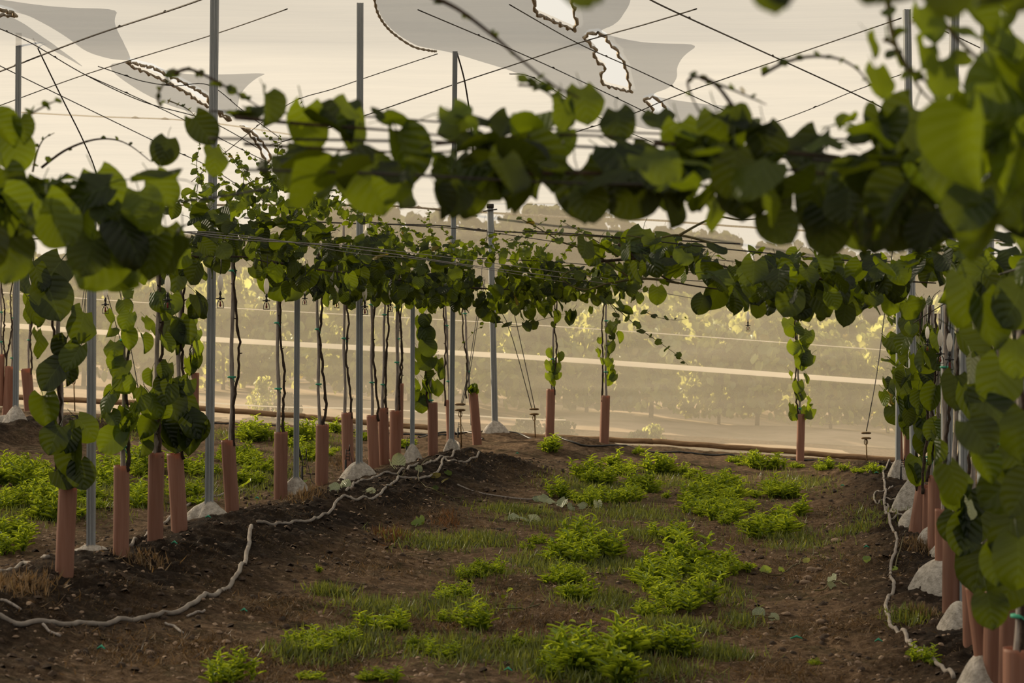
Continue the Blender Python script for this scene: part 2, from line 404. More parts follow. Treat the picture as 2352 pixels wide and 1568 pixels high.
dp = nt.nodes.new('ShaderNodeVectorMath'); dp.operation = 'DOT_PRODUCT'; L(nt, tc.outputs['Generated'], dp.inputs[0]); dp.inputs[1].default_value = SUN
rp = ramp(nt, dp.outputs['Value'], [(0, (.25, .27, .30)), (.45, (.86, .81, .72)), (.8, (1.0, .93, .80)), (1, (1.0, .95, .85))])
bg.inputs['Strength'].default_value = .95
L(nt, rp.outputs[0], bg.inputs[0]); L(nt, bg.outputs[0], out.inputs[0])
sl = bpy.data.lights.new('sun', 'SUN'); sl.energy = 8.5; sl.angle = math.radians(2.0); sl.color = (1, .80, .54)
so = bpy.data.objects.new('sun', sl); COL.objects.link(so); so.rotation_euler = SUN.to_track_quat('Z', 'Y').to_euler()

# ------------------------------------------------------------------ ground
def soil(X, Y): return np.clip(.02+1.05*mound(X, Y)-.1+.5*np.clip((X*0+np.exp(-((X-rowL(Y)-.55)/.6)**2)), 0, 1)*.8, 0, 1)
ys = np.exp(np.linspace(math.log(4.0), math.log(34.0), 980)); xs = np.arange(-9.5, 8, .026)
GX, GY = np.meshgrid(xs, ys); GZ = gz(GX, GY)
nx, ny = len(xs), len(ys)
idx = np.arange(nx*ny).reshape(ny, nx)
Q = np.stack([idx[:-1, :-1], idx[:-1, 1:], idx[1:, 1:], idx[1:, :-1]], -1).reshape(-1, 4)
gm = mesh_np('ground', np.stack([GX, GY, GZ], -1).reshape(-1, 3), Q, tint=soil(GX, GY).ravel())
g = link('ground', gm, MT['soil']); tag(g, kind='structure')
def grid_obj(name, x0, x1, y0, y1, nx, ny, fz, mat, kind='structure'):
    X, Y = np.meshgrid(np.linspace(x0, x1, nx), np.linspace(y0, y1, ny)); Z = fz(X, Y)
    idx = np.arange(nx*ny).reshape(ny, nx)
    Q = np.stack([idx[:-1, :-1], idx[:-1, 1:], idx[1:, 1:], idx[1:, :-1]], -1).reshape(-1, 4)
    o = link(name, mesh_np(name, np.stack([X, Y, Z], -1).reshape(-1, 3), Q), mat); tag(o, kind=kind); return o
grid_obj('field_ground', -60, 60, 31.2, 300, 160, 240, lambda X, Y: -.06*np.clip(X, -16, 16)-.10+.25*vn(X*.5, Y*.5, 4)+.08*vn(X*3, Y*3, 9)-.02*np.clip(Y-45, 0, 30), MT['drysoil'])
grid_obj('ground_surround', -60, 60, -25, 34.5, 60, 40, lambda X, Y: -.06*np.clip(X, -16, 16)-.40, MT['drysoil'])

# ------------------------------------------------------------------ roof net
ZT, YE, YW, ZW = 5.0, 25.0, 31.0, 3.37
SL = (ZT-ZW)/(YW-YE)
def roof_at(px, py):
    t = (HY-py)/F; Y = (ZT-CH)/max(t, 1e-4)
    if Y > YE: Y = (ZT-CH+SL*YE)/(t+SL)
    return Vector(((px-HX)/F*Y, Y))
def roof_z(X, Y):
    X = np.asarray(X, float); Y = np.asarray(Y, float)
    return np.where(Y < YE, ZT, ZT-SL*(Y-YE))
def roof_w(X, Y): return roof_z(X, Y)+.06*vn(X*.45, Y*.7, 6)+.03*vn(X*1.1, Y*1.7, 8)
GAPS = [[(-40, 0), (0, 11), (28, 18), (38, 29), (0, 24), (-40, 12)],
        [(292, 131), (350, 143), (410, 170), (440, 188), (478, 214), (482, 238), (455, 224), (430, 202), (395, 182), (368, 166), (330, 151), (300, 140)],
        [(500, 248), (520, 258), (533, 270), (512, 262)],
        [(553, 282), (580, 294), (602, 320), (624, 352), (613, 366), (596, 332), (574, 300)],
        [(1222, -30), (1228, 10), (1232, 22), (1275, 35), (1318, 52), (1324, 38), (1314, 0), (1308, -30)],
        [(1342, 74), (1352, 62), (1375, 59), (1393, 72), (1399, 90), (1418, 108), (1422, 122), (1437, 145), (1441, 168), (1450, 203), (1420, 196), (1392, 190), (1379, 176), (1384, 158), (1392, 150), (1376, 138), (1364, 122), (1368, 106)],
        [(1478, 220), (1500, 214), (1522, 228), (1528, 240), (1545, 256), (1530, 276), (1512, 268), (1498, 252), (1500, 240)]]
ROOF_SHADE = [[(-60, -20), (25, 0), (140, 14), (272, 17), (262, 38), (268, 62), (290, 100), (301, 128), (292, 131), (250, 127), (195, 110), (140, 70), (70, 32), (0, 9), (-60, -6)],
         [(-60, 10), (0, 25), (50, 45), (110, 88), (160, 120), (198, 148), (150, 122), (75, 86), (0, 62), (-60, 48)],
         [(240, 140), (292, 133), (350, 143), (420, 160), (500, 162), (617, 162), (590, 172), (565, 192), (550, 215), (546, 240), (540, 264), (500, 262), (470, 258), (400, 240), (320, 200)],
         [(858, -30), (866, 10), (884, 40), (910, 68), (950, 92), (988, 102), (1040, 113), (1140, 145), (1225, 180), (1330, 236), (1400, 262), (1500, 292), (1570, 282), (1610, 262), (1692, 237), (1620, 232), (1550, 224), (1490, 212), (1540, 196), (1556, 172), (1554, 150), (1570, 122), (1608, 95), (1500, 92), (1420, 78), (1372, 58), (1415, 42), (1445, 10), (1452, -30)]]
def inside(poly, x, y):
    c = False; n = len(poly)
    for i in range(n):
        x1, y1 = poly[i]; x2, y2 = poly[(i+1) % n]
        if (y1 > y) != (y2 > y) and x < (x2-x1)*(y-y1)/(y2-y1)+x1: c = not c
    return c
def dense(poly, step):
    o = []; n = len(poly)
    for i in range(n):
        a = Vector(poly[i]); b = Vector(poly[(i+1) % n]); k = max(1, int((b-a).length/step))
        for j in range(k): o.append(a.lerp(b, j/k))
    return o
def soft(poly):
    for _ in range(2):
        n = len(poly); q = []
        for i in range(n):
            a = Vector(poly[i]); b = Vector(poly[(i+1) % n]); q += [a.lerp(b, .22), a.lerp(b, .78)]
        poly = q
    return poly
gapW = [[roof_at(*p) for p in dense(g_, 14)] for g_ in GAPS]
def sheet(name, outer, holes, zf, mat, step, x0=None):
    pts = []; edges = []
    def ring(poly):
        b = len(pts); pts.extend(Vector((p[0], p[1])) for p in poly)
        for i in range(len(poly)): edges.append((b+i, b+(i+1) % len(poly)))
    ring(outer)
    for h in holes: ring(h)
    xs_ = [p[0] for p in outer]; ys_ = [p[1] for p in outer]
    ot = [(p[0], p[1]) for p in outer]
    for x in np.arange(min(xs_)+step, max(xs_), step):
        for y in np.arange(min(ys_)+step, max(ys_), step):
            if inside(ot, x, y): pts.append(Vector((x+.01*math.sin(y*9), y)))
    v, e, f, *_ = delaunay_2d_cdt(pts, edges, [], 0, 1e-5)
    ht = [[(p[0], p[1]) for p in h] for h in holes]
    keep = []
    for t in f:
        cx = sum(v[i].x for i in t)/len(t); cy = sum(v[i].y for i in t)/len(t)
        if not inside(ot, cx, cy) or any(inside(h, cx, cy) for h in ht): continue
        keep.append(t)
    X = np.array([p.x for p in v]); Y = np.array([p.y for p in v]); Z = zf(X, Y)
    used = sorted({i for t in keep for i in t}); mp = {i: k for k, i in enumerate(used)}
    b = B(); b.v = [(X[i], Y[i], Z[i]) for i in used]; b.f = [tuple(mp[i] for i in t) for t in keep]
    return b.build(name, mat)
roof = sheet('ceiling', dense([(-15, -18), (15, -18), (15, YE), (15, YW), (-15, YW), (-15, YE)], 1.0), gapW, roof_w, MT['roof'], .5)
tag(roof, kind='structure')
glab = ['grey doubled net panel above the first laced slit beside the edge post', 'thin grey net hem sagging below the first laced slit', 'grey pointed net overlap beneath the long narrow laced opening',
        'large grey doubled net panel with a curved hem around the wide laced openings']
for i, gp in enumerate(ROOF_SHADE):
    out_ = [roof_at(*p) for p in dense(soft(gp), 8)]
    o = sheet('shade_net_overlap', out_, gapW, lambda X, Y: roof_w(X, Y)-.035, MT['grey'], .25)  # added sheet paints the unlit part of the roof net, no second layer
    tag(o, glab[i], 'netting')
# laced rope edges of the openings
rlab = ['frayed rope hem round the slit at the frame edge', 'laced rope hem round the long narrow opening beyond the thick post', 'rope hem round the tiny slit behind the thick post',
        'rope hem of the slit fading into the vine shoots', 'rope hem of the opening cut by the top of the frame', 'knotted rope hem round the widest scalloped opening', 'rope hem of the small opening just above the near leaves']
for i, gw in enumerate(gapW):
    pts = []
    k = len(gw)*3
    ring = gw+[gw[0]]
    for j in range(k+1):
        t = j/k*len(gw); a = min(int(t), len(gw)-1); p = ring[a].lerp(ring[a+1], t-a)
        pts.append((p.x+.012*math.sin(j*1.7), p.y, float(roof_w(p.x, p.y))-.05+.012*math.sin(j*2.3)))
    b = B().tube(pts, [.017+.007*math.sin(j*1.9) for j in range(k+1)], 6)
    o = b.build('hem_rope', MT['rope'], origin=pts[0]); tag(o, rlab[i], 'rope')
# free curved hem of the large painted shade sheet
hp = [roof_at(*p) for p in [(858, -30), (866, 10), (884, 40), (910, 68), (950, 92), (988, 102), (1003, 104)]]
pts = spline([(p.x, p.y, float(roof_w(p.x, p.y))-.06) for p in hp], 60)
o = B().tube(pts, [.013+.005*math.sin(j*2) for j in range(60)], 6).build('hem_rope', MT['rope'], origin=pts[0]); tag(o, 'rope sewn along the free curved edge of the big grey net', 'rope')

# back wall net
def wall_y(X, Z): return 30.75+.10*vn(X*.5, Z*.7, 12)+.25*np.clip(Z/3.4, 0, 1)
X, S = np.meshgrid(np.linspace(-15, 15, 160), np.linspace(0, 1, 30))
zb = gz0(X, X*0+30.8)-.06; Z = zb+(ZW+.03-zb)*S; Yw = wall_y(X, Z)
idx = np.arange(X.size).reshape(X.shape); Q = np.stack([idx[:-1, :-1], idx[:-1, 1:], idx[1:, 1:], idx[1:, :-1]], -1).reshape(-1, 4)
o = link('wall_back', mesh_np('wall_back', np.stack([X, Yw, Z], -1).reshape(-1, 3), Q), MT['wallnet']); tag(o, kind='structure')
def strip(name, pa, pb, h, lab):
    b = B(); n = 60; vs = []
    for i in range(n+1):
        t = i/n; px = pa[0]+(pb[0]-pa[0])*t; py = pa[1]+(pb[1]-pa[1])*t+3*math.sin(t*9)
        p = P(px, py, 30.62); 
        for dz, dy in ((0, 0), (h, 0), (h, .01), (0, .01)): vs.append((p.x, float(wall_y(p.x, p.z))-.05+dy, p.z+dz))
    fs = [(i*4+k, i*4+(k+1) % 4, i*4+4+(k+1) % 4, i*4+4+k) for i in range(n) for k in range(4)]
    b.add(vs, fs); o = b.build(name, MT['tape'], origin=vs[0], smooth=False); return tag(o, lab, 'tape')
strip('reinforcing_tape', (-60, 748), (2500, 912), .075, 'wide pale tape running right across the middle of the back net')
strip('reinforcing_tape', (-60, 668), (2500, 832), .012, 'fine pale thread across the back net above the wide tape')
strip('reinforcing_tape', (450, 925), (1300, 965), .018, 'short pale crease line low on the back net')

# ------------------------------------------------------------------ cables on the roof
def roof3(px, py, dz=-.09):
    a = roof_at(px, py); z = float(roof_w(a.x, a.y))+dz
    return Vector((a.x, a.y, z))
def cable(px, lab, r=.0065, dz=-.09, mat='wire', knots=True, f=roof3):
    pts = spline([f(x, y, dz) if f is roof3 else f(x, y) for x, y in px], 40)
    b = B().tube(pts, r, 5)
    if knots:
        for q in range(3):
            i = random.randint(3, 36); p = pts[i]; d = (pts[i+1]-pts[i-1]).normalized()
            b.tube([p-d*.05, p+Vector((0, 0, .008)), p+d*.05], [r*.6, r*1.7, r*.6], 5)
    o = b.build('roof_cable', MT[mat], origin=pts[0]); return tag(o, lab, 'cable')
cable([(-80, 172), (0, 143), (200, 70), (400, 0), (480, -30)], 'thick dark cable rising from the frame edge across the first grey panel', .010)
cable([(-80, 255), (0, 225), (195, 150), (480, 60), (660, -4)], 'cable meeting the knotted tip of the first laced slit', .0065)
cable([(-60, 100), (0, 131), (105, 182), (380, 318), (480, 365), (590, 440)], 'cable descending below the first slit towards the vine shoots', .0065)
cable([(-60, 20), (0, 50), (75, 85), (195, 150), (330, 215), (480, 262), (600, 330)], 'cable following the hem beneath the first laced slit')
cable([(195, 150), (330, 212), (430, 262), (560, 330), (700, 400)], 'cable from the knotted hem tip down behind the shoots', .006)
cable([(225, 133), (280, 150), (330, 165), (400, 176), (480, 176), (560, 240), (640, 300)], 'loose sagging twisted cord beside the long narrow opening', .006)
cable([(440, 400), (640, 235), (780, 185), (1005, 104)], 'thin cable reaching the corner of the big grey net panel', .006)
cable([(620, 320), (780, 265), (1040, 178), (1180, 130), (1330, 78), (1480, 34), (1600, -4)], 'long cable passing the two thin posts up to the widest opening', .0075)
cable([(960, 0), (1240, 125), (1465, 232), (1560, 280), (1700, 345)], 'cable crossing the big grey net down to the small opening', .0065)
cable([(1170, -6), (1325, 78), (1450, 140), (1590, 205), (1773, 292), (1900, 350)], 'cable running through the widest opening and on beyond it', .0065)
cable([(1170, 155), (1225, 165), (1330, 225), (1415, 272), (1500, 310)], 'short cable beneath the lower fold of the grey net', .006)
cable([(1480, -30), (1552, 5), (1790, 120), (1960, 205), (2078, 262), (2180, 310)], 'thick cable slanting down to the edge of the galvanised post', .009)
cable([(1240, 310), (1440, 248), (1552, 205), (1800, 118), (2070, 22)], 'cable rising to the very top of the galvanised post', .007)
cable([(1660, 310), (1840, 247), (1960, 200), (2070, 160)], 'thin lower cable parallel to the one that reaches the post top', .006)
cable([(2097, 20), (2200, 68), (2352, 140), (2450, 190)], 'cable descending from the post top past two more posts', .007)
cable([(-60, 236), (220, 255), (450, 262), (700, 300)], 'faint horizontal cord low on the sloping net', .010, mat='tape')  # strip stands in for a soft shadow band on the net
cable([(380, 455), (850, 462), (1000, 470), (1125, 478), (1300, 486), (1500, 493), (1700, 508), (2100, 530), (2400, 545)], 'doubled eave cable along the top of the back net', .016, mat='rope', knots=True)
cable([(560, 500), (780, 512), (1010, 518), (1130, 530), (1420, 545), (1700, 560)], 'thin cable just under the doubled eave cable', .011, f=lambda x, y: P(x, y, 30.5))

# guy ropes and ground anchors
def guy(px, Y0, Y1, lab, r=.006, mat='wire'):
    n = len(px)
    pts = spline([P(x, y, Y0+(Y1-Y0)*i/(n-1)) for i, (x, y) in enumerate(px)], 20)
    o = B().tube(pts, r, 5).build('guy_wire', MT[mat], origin=pts[-1]); return tag(o, lab, 'wire')
guy([(76, 88), (140, 220), (190, 320), (222, 400), (250, 520)], 25, 27, 'long slack guy wire falling from the edge post head', .009)
guy([(1050, 122), (1068, 190), (1082, 290), (1092, 420)], 25, 26, 'twisted cord hanging beside the head of the slim post', .010)
guy([(1122, 480), (1119, 540), (1108, 600), (1112, 660), (1165, 742), (1222, 940)], 30.3, 29, 'guy wire from the corner post, first strand to its clamp', .006)
guy([(1130, 480), (1140, 560), (1165, 660), (1186, 742), (1229, 940)], 30.3, 29, 'guy wire from the corner post, second strand to its clamp', .006)
guy([(2052, 560), (2034, 700), (2015, 850), (1990, 990)], 29, 28, 'single guy wire running down to the clamp near the end vines', .007)
guy([(1110, 640), (1093, 740), (1076, 850), (1058, 930)], 27, 26, 'guy wire strand falling behind the last leaning guard', .005)
guy([(1114, 640), (1097, 740), (1080, 850), (1061, 930)], 27, 26, 'second guy strand close behind the last leaning guard', .005)
guy([(210, 560), (194, 660), (180, 770), (167, 855)], 29, 29, 'guy wire strand to the clamp behind the big drooping leaves', .006)
guy([(216, 560), (199, 660), (186, 770), (171, 855)], 29, 29, 'twin strand beside the wire behind the big drooping leaves', .006)
guy([(225, 600), (262, 730), (300, 860), (316, 900)], 28, 28, 'slanting guy wire behind the pale young leaves', .006)
guy([(262, 600), (285, 720), (310, 850), (318, 900)], 28, 28, 'steeper guy wire behind the pale young leaves', .006)
def anchor(px, py, Y, pyb, lab):
    p = P(px, py, Y); q = P(px+3, pyb, Y)
    e = empty('ground_anchor', q, lab, 'anchor')
    B().tube([p+Vector((0, 0, -.02)), q-Vector((0, 0, .12))], .009, 6).build('rod', MT['brass'], e, q)
    b = B()
    for dz in (.035, -.035):
        b.box(p+Vector((0, 0, dz)), (.10, .035, .028)); b.tube([p+Vector((-.065, -.02, dz)), p+Vector((.065, -.02, dz))], .011, 6)
    cl_ = b.build('clamp', MT['brass'], e, q)
    b = B(); b.tube([p+Vector((.022*math.cos(t*PI/6), 0, -.085+.04*math.sin(t*PI/6))) for t in range(13)], .006, 5)
    b.build('shackle', MT['brass'], cl_, q)
anchor(1227, 945, 29, 990, 'dark ground anchor clamp where the corner post guy wires meet')
anchor(1989, 1000, 28, 1052, 'rusty anchor clamp in front of the net beside the end vines')
anchor(1057, 935, 26, 1005, 'brass coloured anchor clamp beside the last leaning guard')
anchor(169, 862, 29, 925, 'rusty anchor clamp behind the big drooping leaves')
anchor(318, 905, 28, 935, 'small anchor clamp behind the pale young leaves')

# ------------------------------------------------------------------ steel posts with concrete footings
def post(bx, by, tx, ty, w, lab, foot=.34, Y=None, fh=.2, tall=None, cap=False):
    if Y is None:
        g = hit(bx, by+fh*F/18*.9)
        Y = g.y
    base = P(bx, by, Y); gzv = gf(base.x, Y)
    if tall is not None:
        k = (tall-base.z)/(P(tx, ty, Y).z-base.z); top = base+(P(tx, ty, Y)-base)*k
    else: top = P(tx, ty, Y)
    root = Vector((base.x, Y, gzv))
    e = empty('steel_post', root, lab, 'post')
    h = w/2; d = w*.42; g_ = w*.12
    prof = [(-h, -d), (-h*.62, -d), (-h*.55, -d+g_), (-h*.2, -d+g_), (-h*.12, -d), (h*.12, -d), (h*.2, -d+g_), (h*.55, -d+g_), (h*.62, -d), (h, -d), (h, d), (h*.5, d), (h*.5, d-g_), (-h*.5, d-g_), (-h*.5, d), (-h, d)]
    rz = .12; cr, sr = math.cos(rz), math.sin(rz)
    vs = []; bot = base-Vector((0, 0, .15))
    n = len(prof)
    for c in (bot, top):
        for x, y in prof: vs.append((c.x+x*cr-y*sr, c.y+x*sr+y*cr, c.z))
    fs = [(i, (i+1) % n, n+(i+1) % n, n+i) for i in range(n)]+[tuple(reversed(range(n))), tuple(range(n, 2*n))]
    B().add(vs, fs).build('channel', MT['steel'], e, root, smooth=False)
    if cap: B().box(top+Vector((0, 0, .02)), (w*1.25, w*1.2, .06)).tube([top+Vector((-.1, -.05, -.06)), top+Vector((.1, -.05, -.03))], .01, 5).build('post_cap', MT['wire'], e, root)
    if foot:
        rs = np.random.RandomState(int(bx*7+by)); vs = []; nn = 26; rings = 12; fs = []
        sx, sy = 1+.2*rs.rand(), .85+.2*rs.rand()
        topz = base.z-gzv+.0
        for i in range(rings+1):
            t = i/rings
            for k in range(nn):
                a = 2*PI*k/nn; r = foot*.62*t*(1+.2*math.sin(a*2+bx)+.10*math.sin(a*5+by))*1.0
                x = base.x+r*math.cos(a)*sx; y = Y+r*math.sin(a)*sy
                z = (gzv+topz*(1-t**1.25))*(1) - (.10*t**3) + .022*float(vn(x*9, y*9, 31))+.012*float(vn(x*30, y*30, 33))
                vs.append((x, y, z))
        for i in range(rings):
            for k in range(nn): fs.append((i*nn+k, i*nn+(k+1) % nn, (i+1)*nn+(k+1) % nn, (i+1)*nn+k))
        fs.append(tuple(range(nn)))
        B().add(vs, fs).build('footing', MT['concrete'], e, root)
    return e
post(209, 1248, 211, 500, .058, 'slim grey post rising from a half buried footing between the two nearest guards', .26, Y=14.0)
post(480, 1148, 493, 0, .070, 'thickest galvanised post on the largest white concrete mound', .36, Y=16.9, tall=4.98)
post(680, 1090, 683, 640, .052, 'slim post with a black drip stake at its foot', .26, Y=19.4)
post(825, 1056, 827, 0, .068, 'tall galvanised post standing between two clusters of guards', .30, Y=21.3, tall=4.98)
post(947, 1014, 948, 640, .05, 'slim post with a cone footing behind the third cluster of guards', .28, Y=24.0)
post(1037, 1000, 1045, 118, .058, 'post whose head meets the curved grey net hem', .22, Y=25)
post(1137, 962, 1126, 476, .082, 'capped corner post standing on its own mound before the net', .36, Y=30.0, cap=True)
post(36, 926, 43, 76, .066, 'tall post at the frame edge behind short leaning guards', .3, Y=25.0)
post(2100, 1085, 2083, 22, .066, 'post topped by the roof cable where it meets the net', .3, Y=20.4)
post(2172, 1240, 2193, -10, .066, 'tall post behind the yellow green leaves, second in its row', .3, Y=16.8, tall=4.98)
post(2258, 1520, 2270, -40, .068, 'tall wired post among the near leaves, closest of its row', .3, Y=11.6, tall=4.98)
post(2062, 1050, 2064, 640, .05, 'slim pale post furthest along the row of leafy trunks', .24, Y=24.5)
post(2140, 1150, 2138, 700, .05, 'slim pale post behind the leaning bamboo stake', .26, Y=18.4)
post(2172, 1300, 2170, 690, .05, 'slim pale post beside the double white sprinkler weights', .28, Y=15.2)
post(2212, 1392, 2214, 660, .056, 'wide pale post seen through the trunk leaves', .28, Y=13.4)
post(2345, 1600, 2347, 640, .052, 'pale blurred post at the frame border', .26, Y=10.2)
def footing(px, py, rx, h, lab):
    g = hit(px, py); b = B(); vs = []; fs = []; nn = 24
    for i in range(11):
        t = i/10
        for k in range(nn):
            a = 2*PI*k/nn; r = rx*.78*t*(1+.15*math.sin(2*a+px)+.08*math.sin(5*a)); x = g.x+r*math.cos(a); y = g.y+r*math.sin(a)
            vs.append((x, y, g.z+h*.78*(1-t**1.7)-.1*t**3+.04*float(vn(x*9, y*9, 31))+.02*float(vn(x*24, y*24, 32))))
    for i in range(10):
        for k in range(nn): fs.append((i*nn+k, i*nn+(k+1) % nn, (i+1)*nn+(k+1) % nn, (i+1)*nn+k))
    fs.append(tuple(range(nn)))
    o = b.add(vs, fs).build('concrete_lump', MT['concrete'], origin=g); tag(o, lab, 'concrete')
footing(2098, 1150, .24, .2, 'pale concrete lump beside the hose fork')
footing(2098, 1205, .25, .2, 'pale concrete lump behind the steeply leaning guard')
footing(2135, 1250, .22, .18, 'pale concrete lump at the dry grass tuft')
footing(2160, 1345, .34, .26, 'largest pale concrete lump of the leafy row, beneath two guards')
footing(2212, 1440, .24, .2, 'pale concrete lump behind the wide guard')
footing(2262, 1590, .24, .26, 'pale concrete lump at the bottom where the hose ends')
footing(12, 965, .2, .1, 'small pale concrete lump beside the edge guards')

# ------------------------------------------------------------------ tree guards, stakes, vines
def guard(bx, by, tx, ty, wpx, lab):
    g = hit(bx, by-2); Y = min(g.y, 28.8)
    base = P(bx, by, Y); top = P(tx, ty, Y); r = wpx/F*Y/2
    base = base-(top-base).normalized()*.04
    ax = (top-base); H = ax.length; ax.normalize()
    tw = random.random()*PI
    xa = ax.cross(Vector((0, 1, 0))).normalized(); ya = ax.cross(xa)
    nn = 48; vs = []; fs = []; rows = [0, .25, .5, .75, .97, 1.0]
    sd = random.random()*9
    for s_, rad in ((0, 1.0), (1, .955)):
        for i, t in enumerate(rows):
            for k in range(nn):
                a = 2*PI*k/nn
                sq = 1/(abs(math.cos(a+tw))**3.2+abs(math.sin(a+tw))**3.2)**(1/3.2)
                rr = r*(.78+.22*sq)*(1+.012*math.cos(a*16))*rad*(1+.03*math.sin(t*4+sd+a))
                if abs(((a-1.1) % (2*PI))-PI) < .09: rr *= .90
                z = t*H-(.012*(k % 12 == 0) if t == 1 else 0)
                vs.append(base+ax*z+(xa*math.cos(a)+ya*math.sin(a))*rr)
    m = len(rows)
    for s_ in (0, 1):
        for i in range(m-1):
            for k in range(nn):
                q = (s_*m*nn+i*nn+k, s_*m*nn+i*nn+(k+1) % nn, s_*m*nn+(i+1)*nn+(k+1) % nn, s_*m*nn+(i+1)*nn+k)
                fs.append(q if s_ == 0 else q[::-1])
    for k in range(nn): fs.append(((m-1)*nn+k, (m-1)*nn+(k+1) % nn, (2*m-1)*nn+(k+1) % nn, (2*m-1)*nn+k))
    o = B().add(vs, fs).build('tree_guard', MT['guard'], origin=base); tag(o, lab, 'tree guard')
    return base, top, Y

def stake(tx, ty, bx, by, Y, lab, r=.013, ties=()):
    a = P(bx, by, Y)-Vector((0, 0, .45)); b_ = P(tx, ty, Y)
    n = 14; pts = []; rad = []
    for i in range(n+1):
        t = i/n; p = a.lerp(b_, t)+Vector((.006*math.sin(i*1.3+tx), 0, 0))
        pts.append(p); rad.append(r*(1.18 if i % 3 == 0 else .95)*(1-.25*t))
    root = a+Vector((0, 0, .3))
    e = empty('training_stake', root, lab, 'stake')
    B().tube(pts, rad, 8).build('cane_pole', MT['stake'], e, root)
    for t in ties:
        p = a.lerp(b_, t); b = B()
        b.lathe(p, [(r*1.15, -.008), (r*1.9, -.006), (r*1.9, .006), (r*1.15, .008)], 10)
        b.tube([p+Vector((0, -r*1.6, 0)), p+Vector((.02, -r*2, -.015)), p+Vector((.03, -r*2.1, -.04))], .003, 4)
        b.build('tie', MT['tie'], e, root)
    return a, b_

VINES = {}
def vine(key, root, lab, grp=None):
    e = empty('kiwi_vine', root, lab, 'vine', grp); VINES[key] = (e, root); return e
def vpart(key, b, name, mat):
    e, root = VINES[key]; return b.build(name, mat, e, root)
def trunk(key, px, Y, r0=.014, seed=0):
    e, root = VINES[key]
    rs = np.random.RandomState(seed)
    pts = [P(x, y, Y-.025) for x, y in px]
    n = 36; sp = spline(pts, n); b = B()
    sp = [p+Vector((rs.randn()*.005, rs.randn()*.0035, 0)) for p in sp]
    b.tube(sp, [r0*(1-.35*i/n)*(1.0+.35*(rs.rand() < .14)) for i in range(n)], 7)
    for i in range(4, n-2, 6):
        d = Vector((rs.randn(), rs.randn(), .4)).normalized()
        b.tube([sp[i], sp[i]+d*.022, sp[i]+d*.03], [r0*.5, r0*.35, .001], 5)
    vpart(key, b, 'trunk', MT['trunk'])

def leaves(key, pos, n, d, size, tint, rs, lo=False, name='foliage', mat='leaf'):
    e, root = VINES[key]
    return scatter(name, LEAFS_LO if lo else LEAFS, pos, n, d, size, tint, MT[mat], e, root, rs)

def leaf_list(key, lst, Y, seed=0, base=.35, name='trunk_foliage', mat='leaf'):
    """lst of (px, py, diameter px[, turn]) - individually placed leaves on one vine"""
    rs = np.random.RandomState(seed); K = len(lst)
    yy = Y+rs.randn(K)*.05
    pos = np.array([tuple(P(q[0], q[1], y)) for q, y in zip(lst, yy)]); size = np.array([q[2]/F*Y*1.02 for q in lst])
    az = np.array([-PI/2+(q[3] if len(q) > 3 else rs.randn()*.5) for q in lst]); el = .15+.3*rs.rand(K)
    n = np.stack([np.cos(az)*np.cos(el), np.sin(az)*np.cos(el), np.sin(el)], 1)
    d = np.stack([rs.randn(K)*.5, rs.randn(K)*.2, -np.ones(K)], 1)
    leaves(key, pos, n, d, size, tints(K, rs, base, .15, .0), rs, name=name, mat=mat)
def trunk_cluster(key, x0, y0, x1, y1, wpx, n, dpx, Y, seed, base=.45):
    rs = np.random.RandomState(seed)
    t = rs.rand(n); px = x0+(x1-x0)*t+rs.randn(n)*wpx*.5; py = y0+(y1-y0)*t+rs.randn(n)*4
    yy = Y+rs.randn(n)*wpx/F*Y*.5
    pos = np.array([tuple(P(a, b, c)) for a, b, c in zip(px, py, yy)])
    nn, d = leaf_dirs(n, .75, rs)
    leaves(key, pos, nn, d, dpx/F*Y*(.6+.6*rs.rand(n)), tints(n, rs, base, .2, .03), rs, name='trunk_foliage')

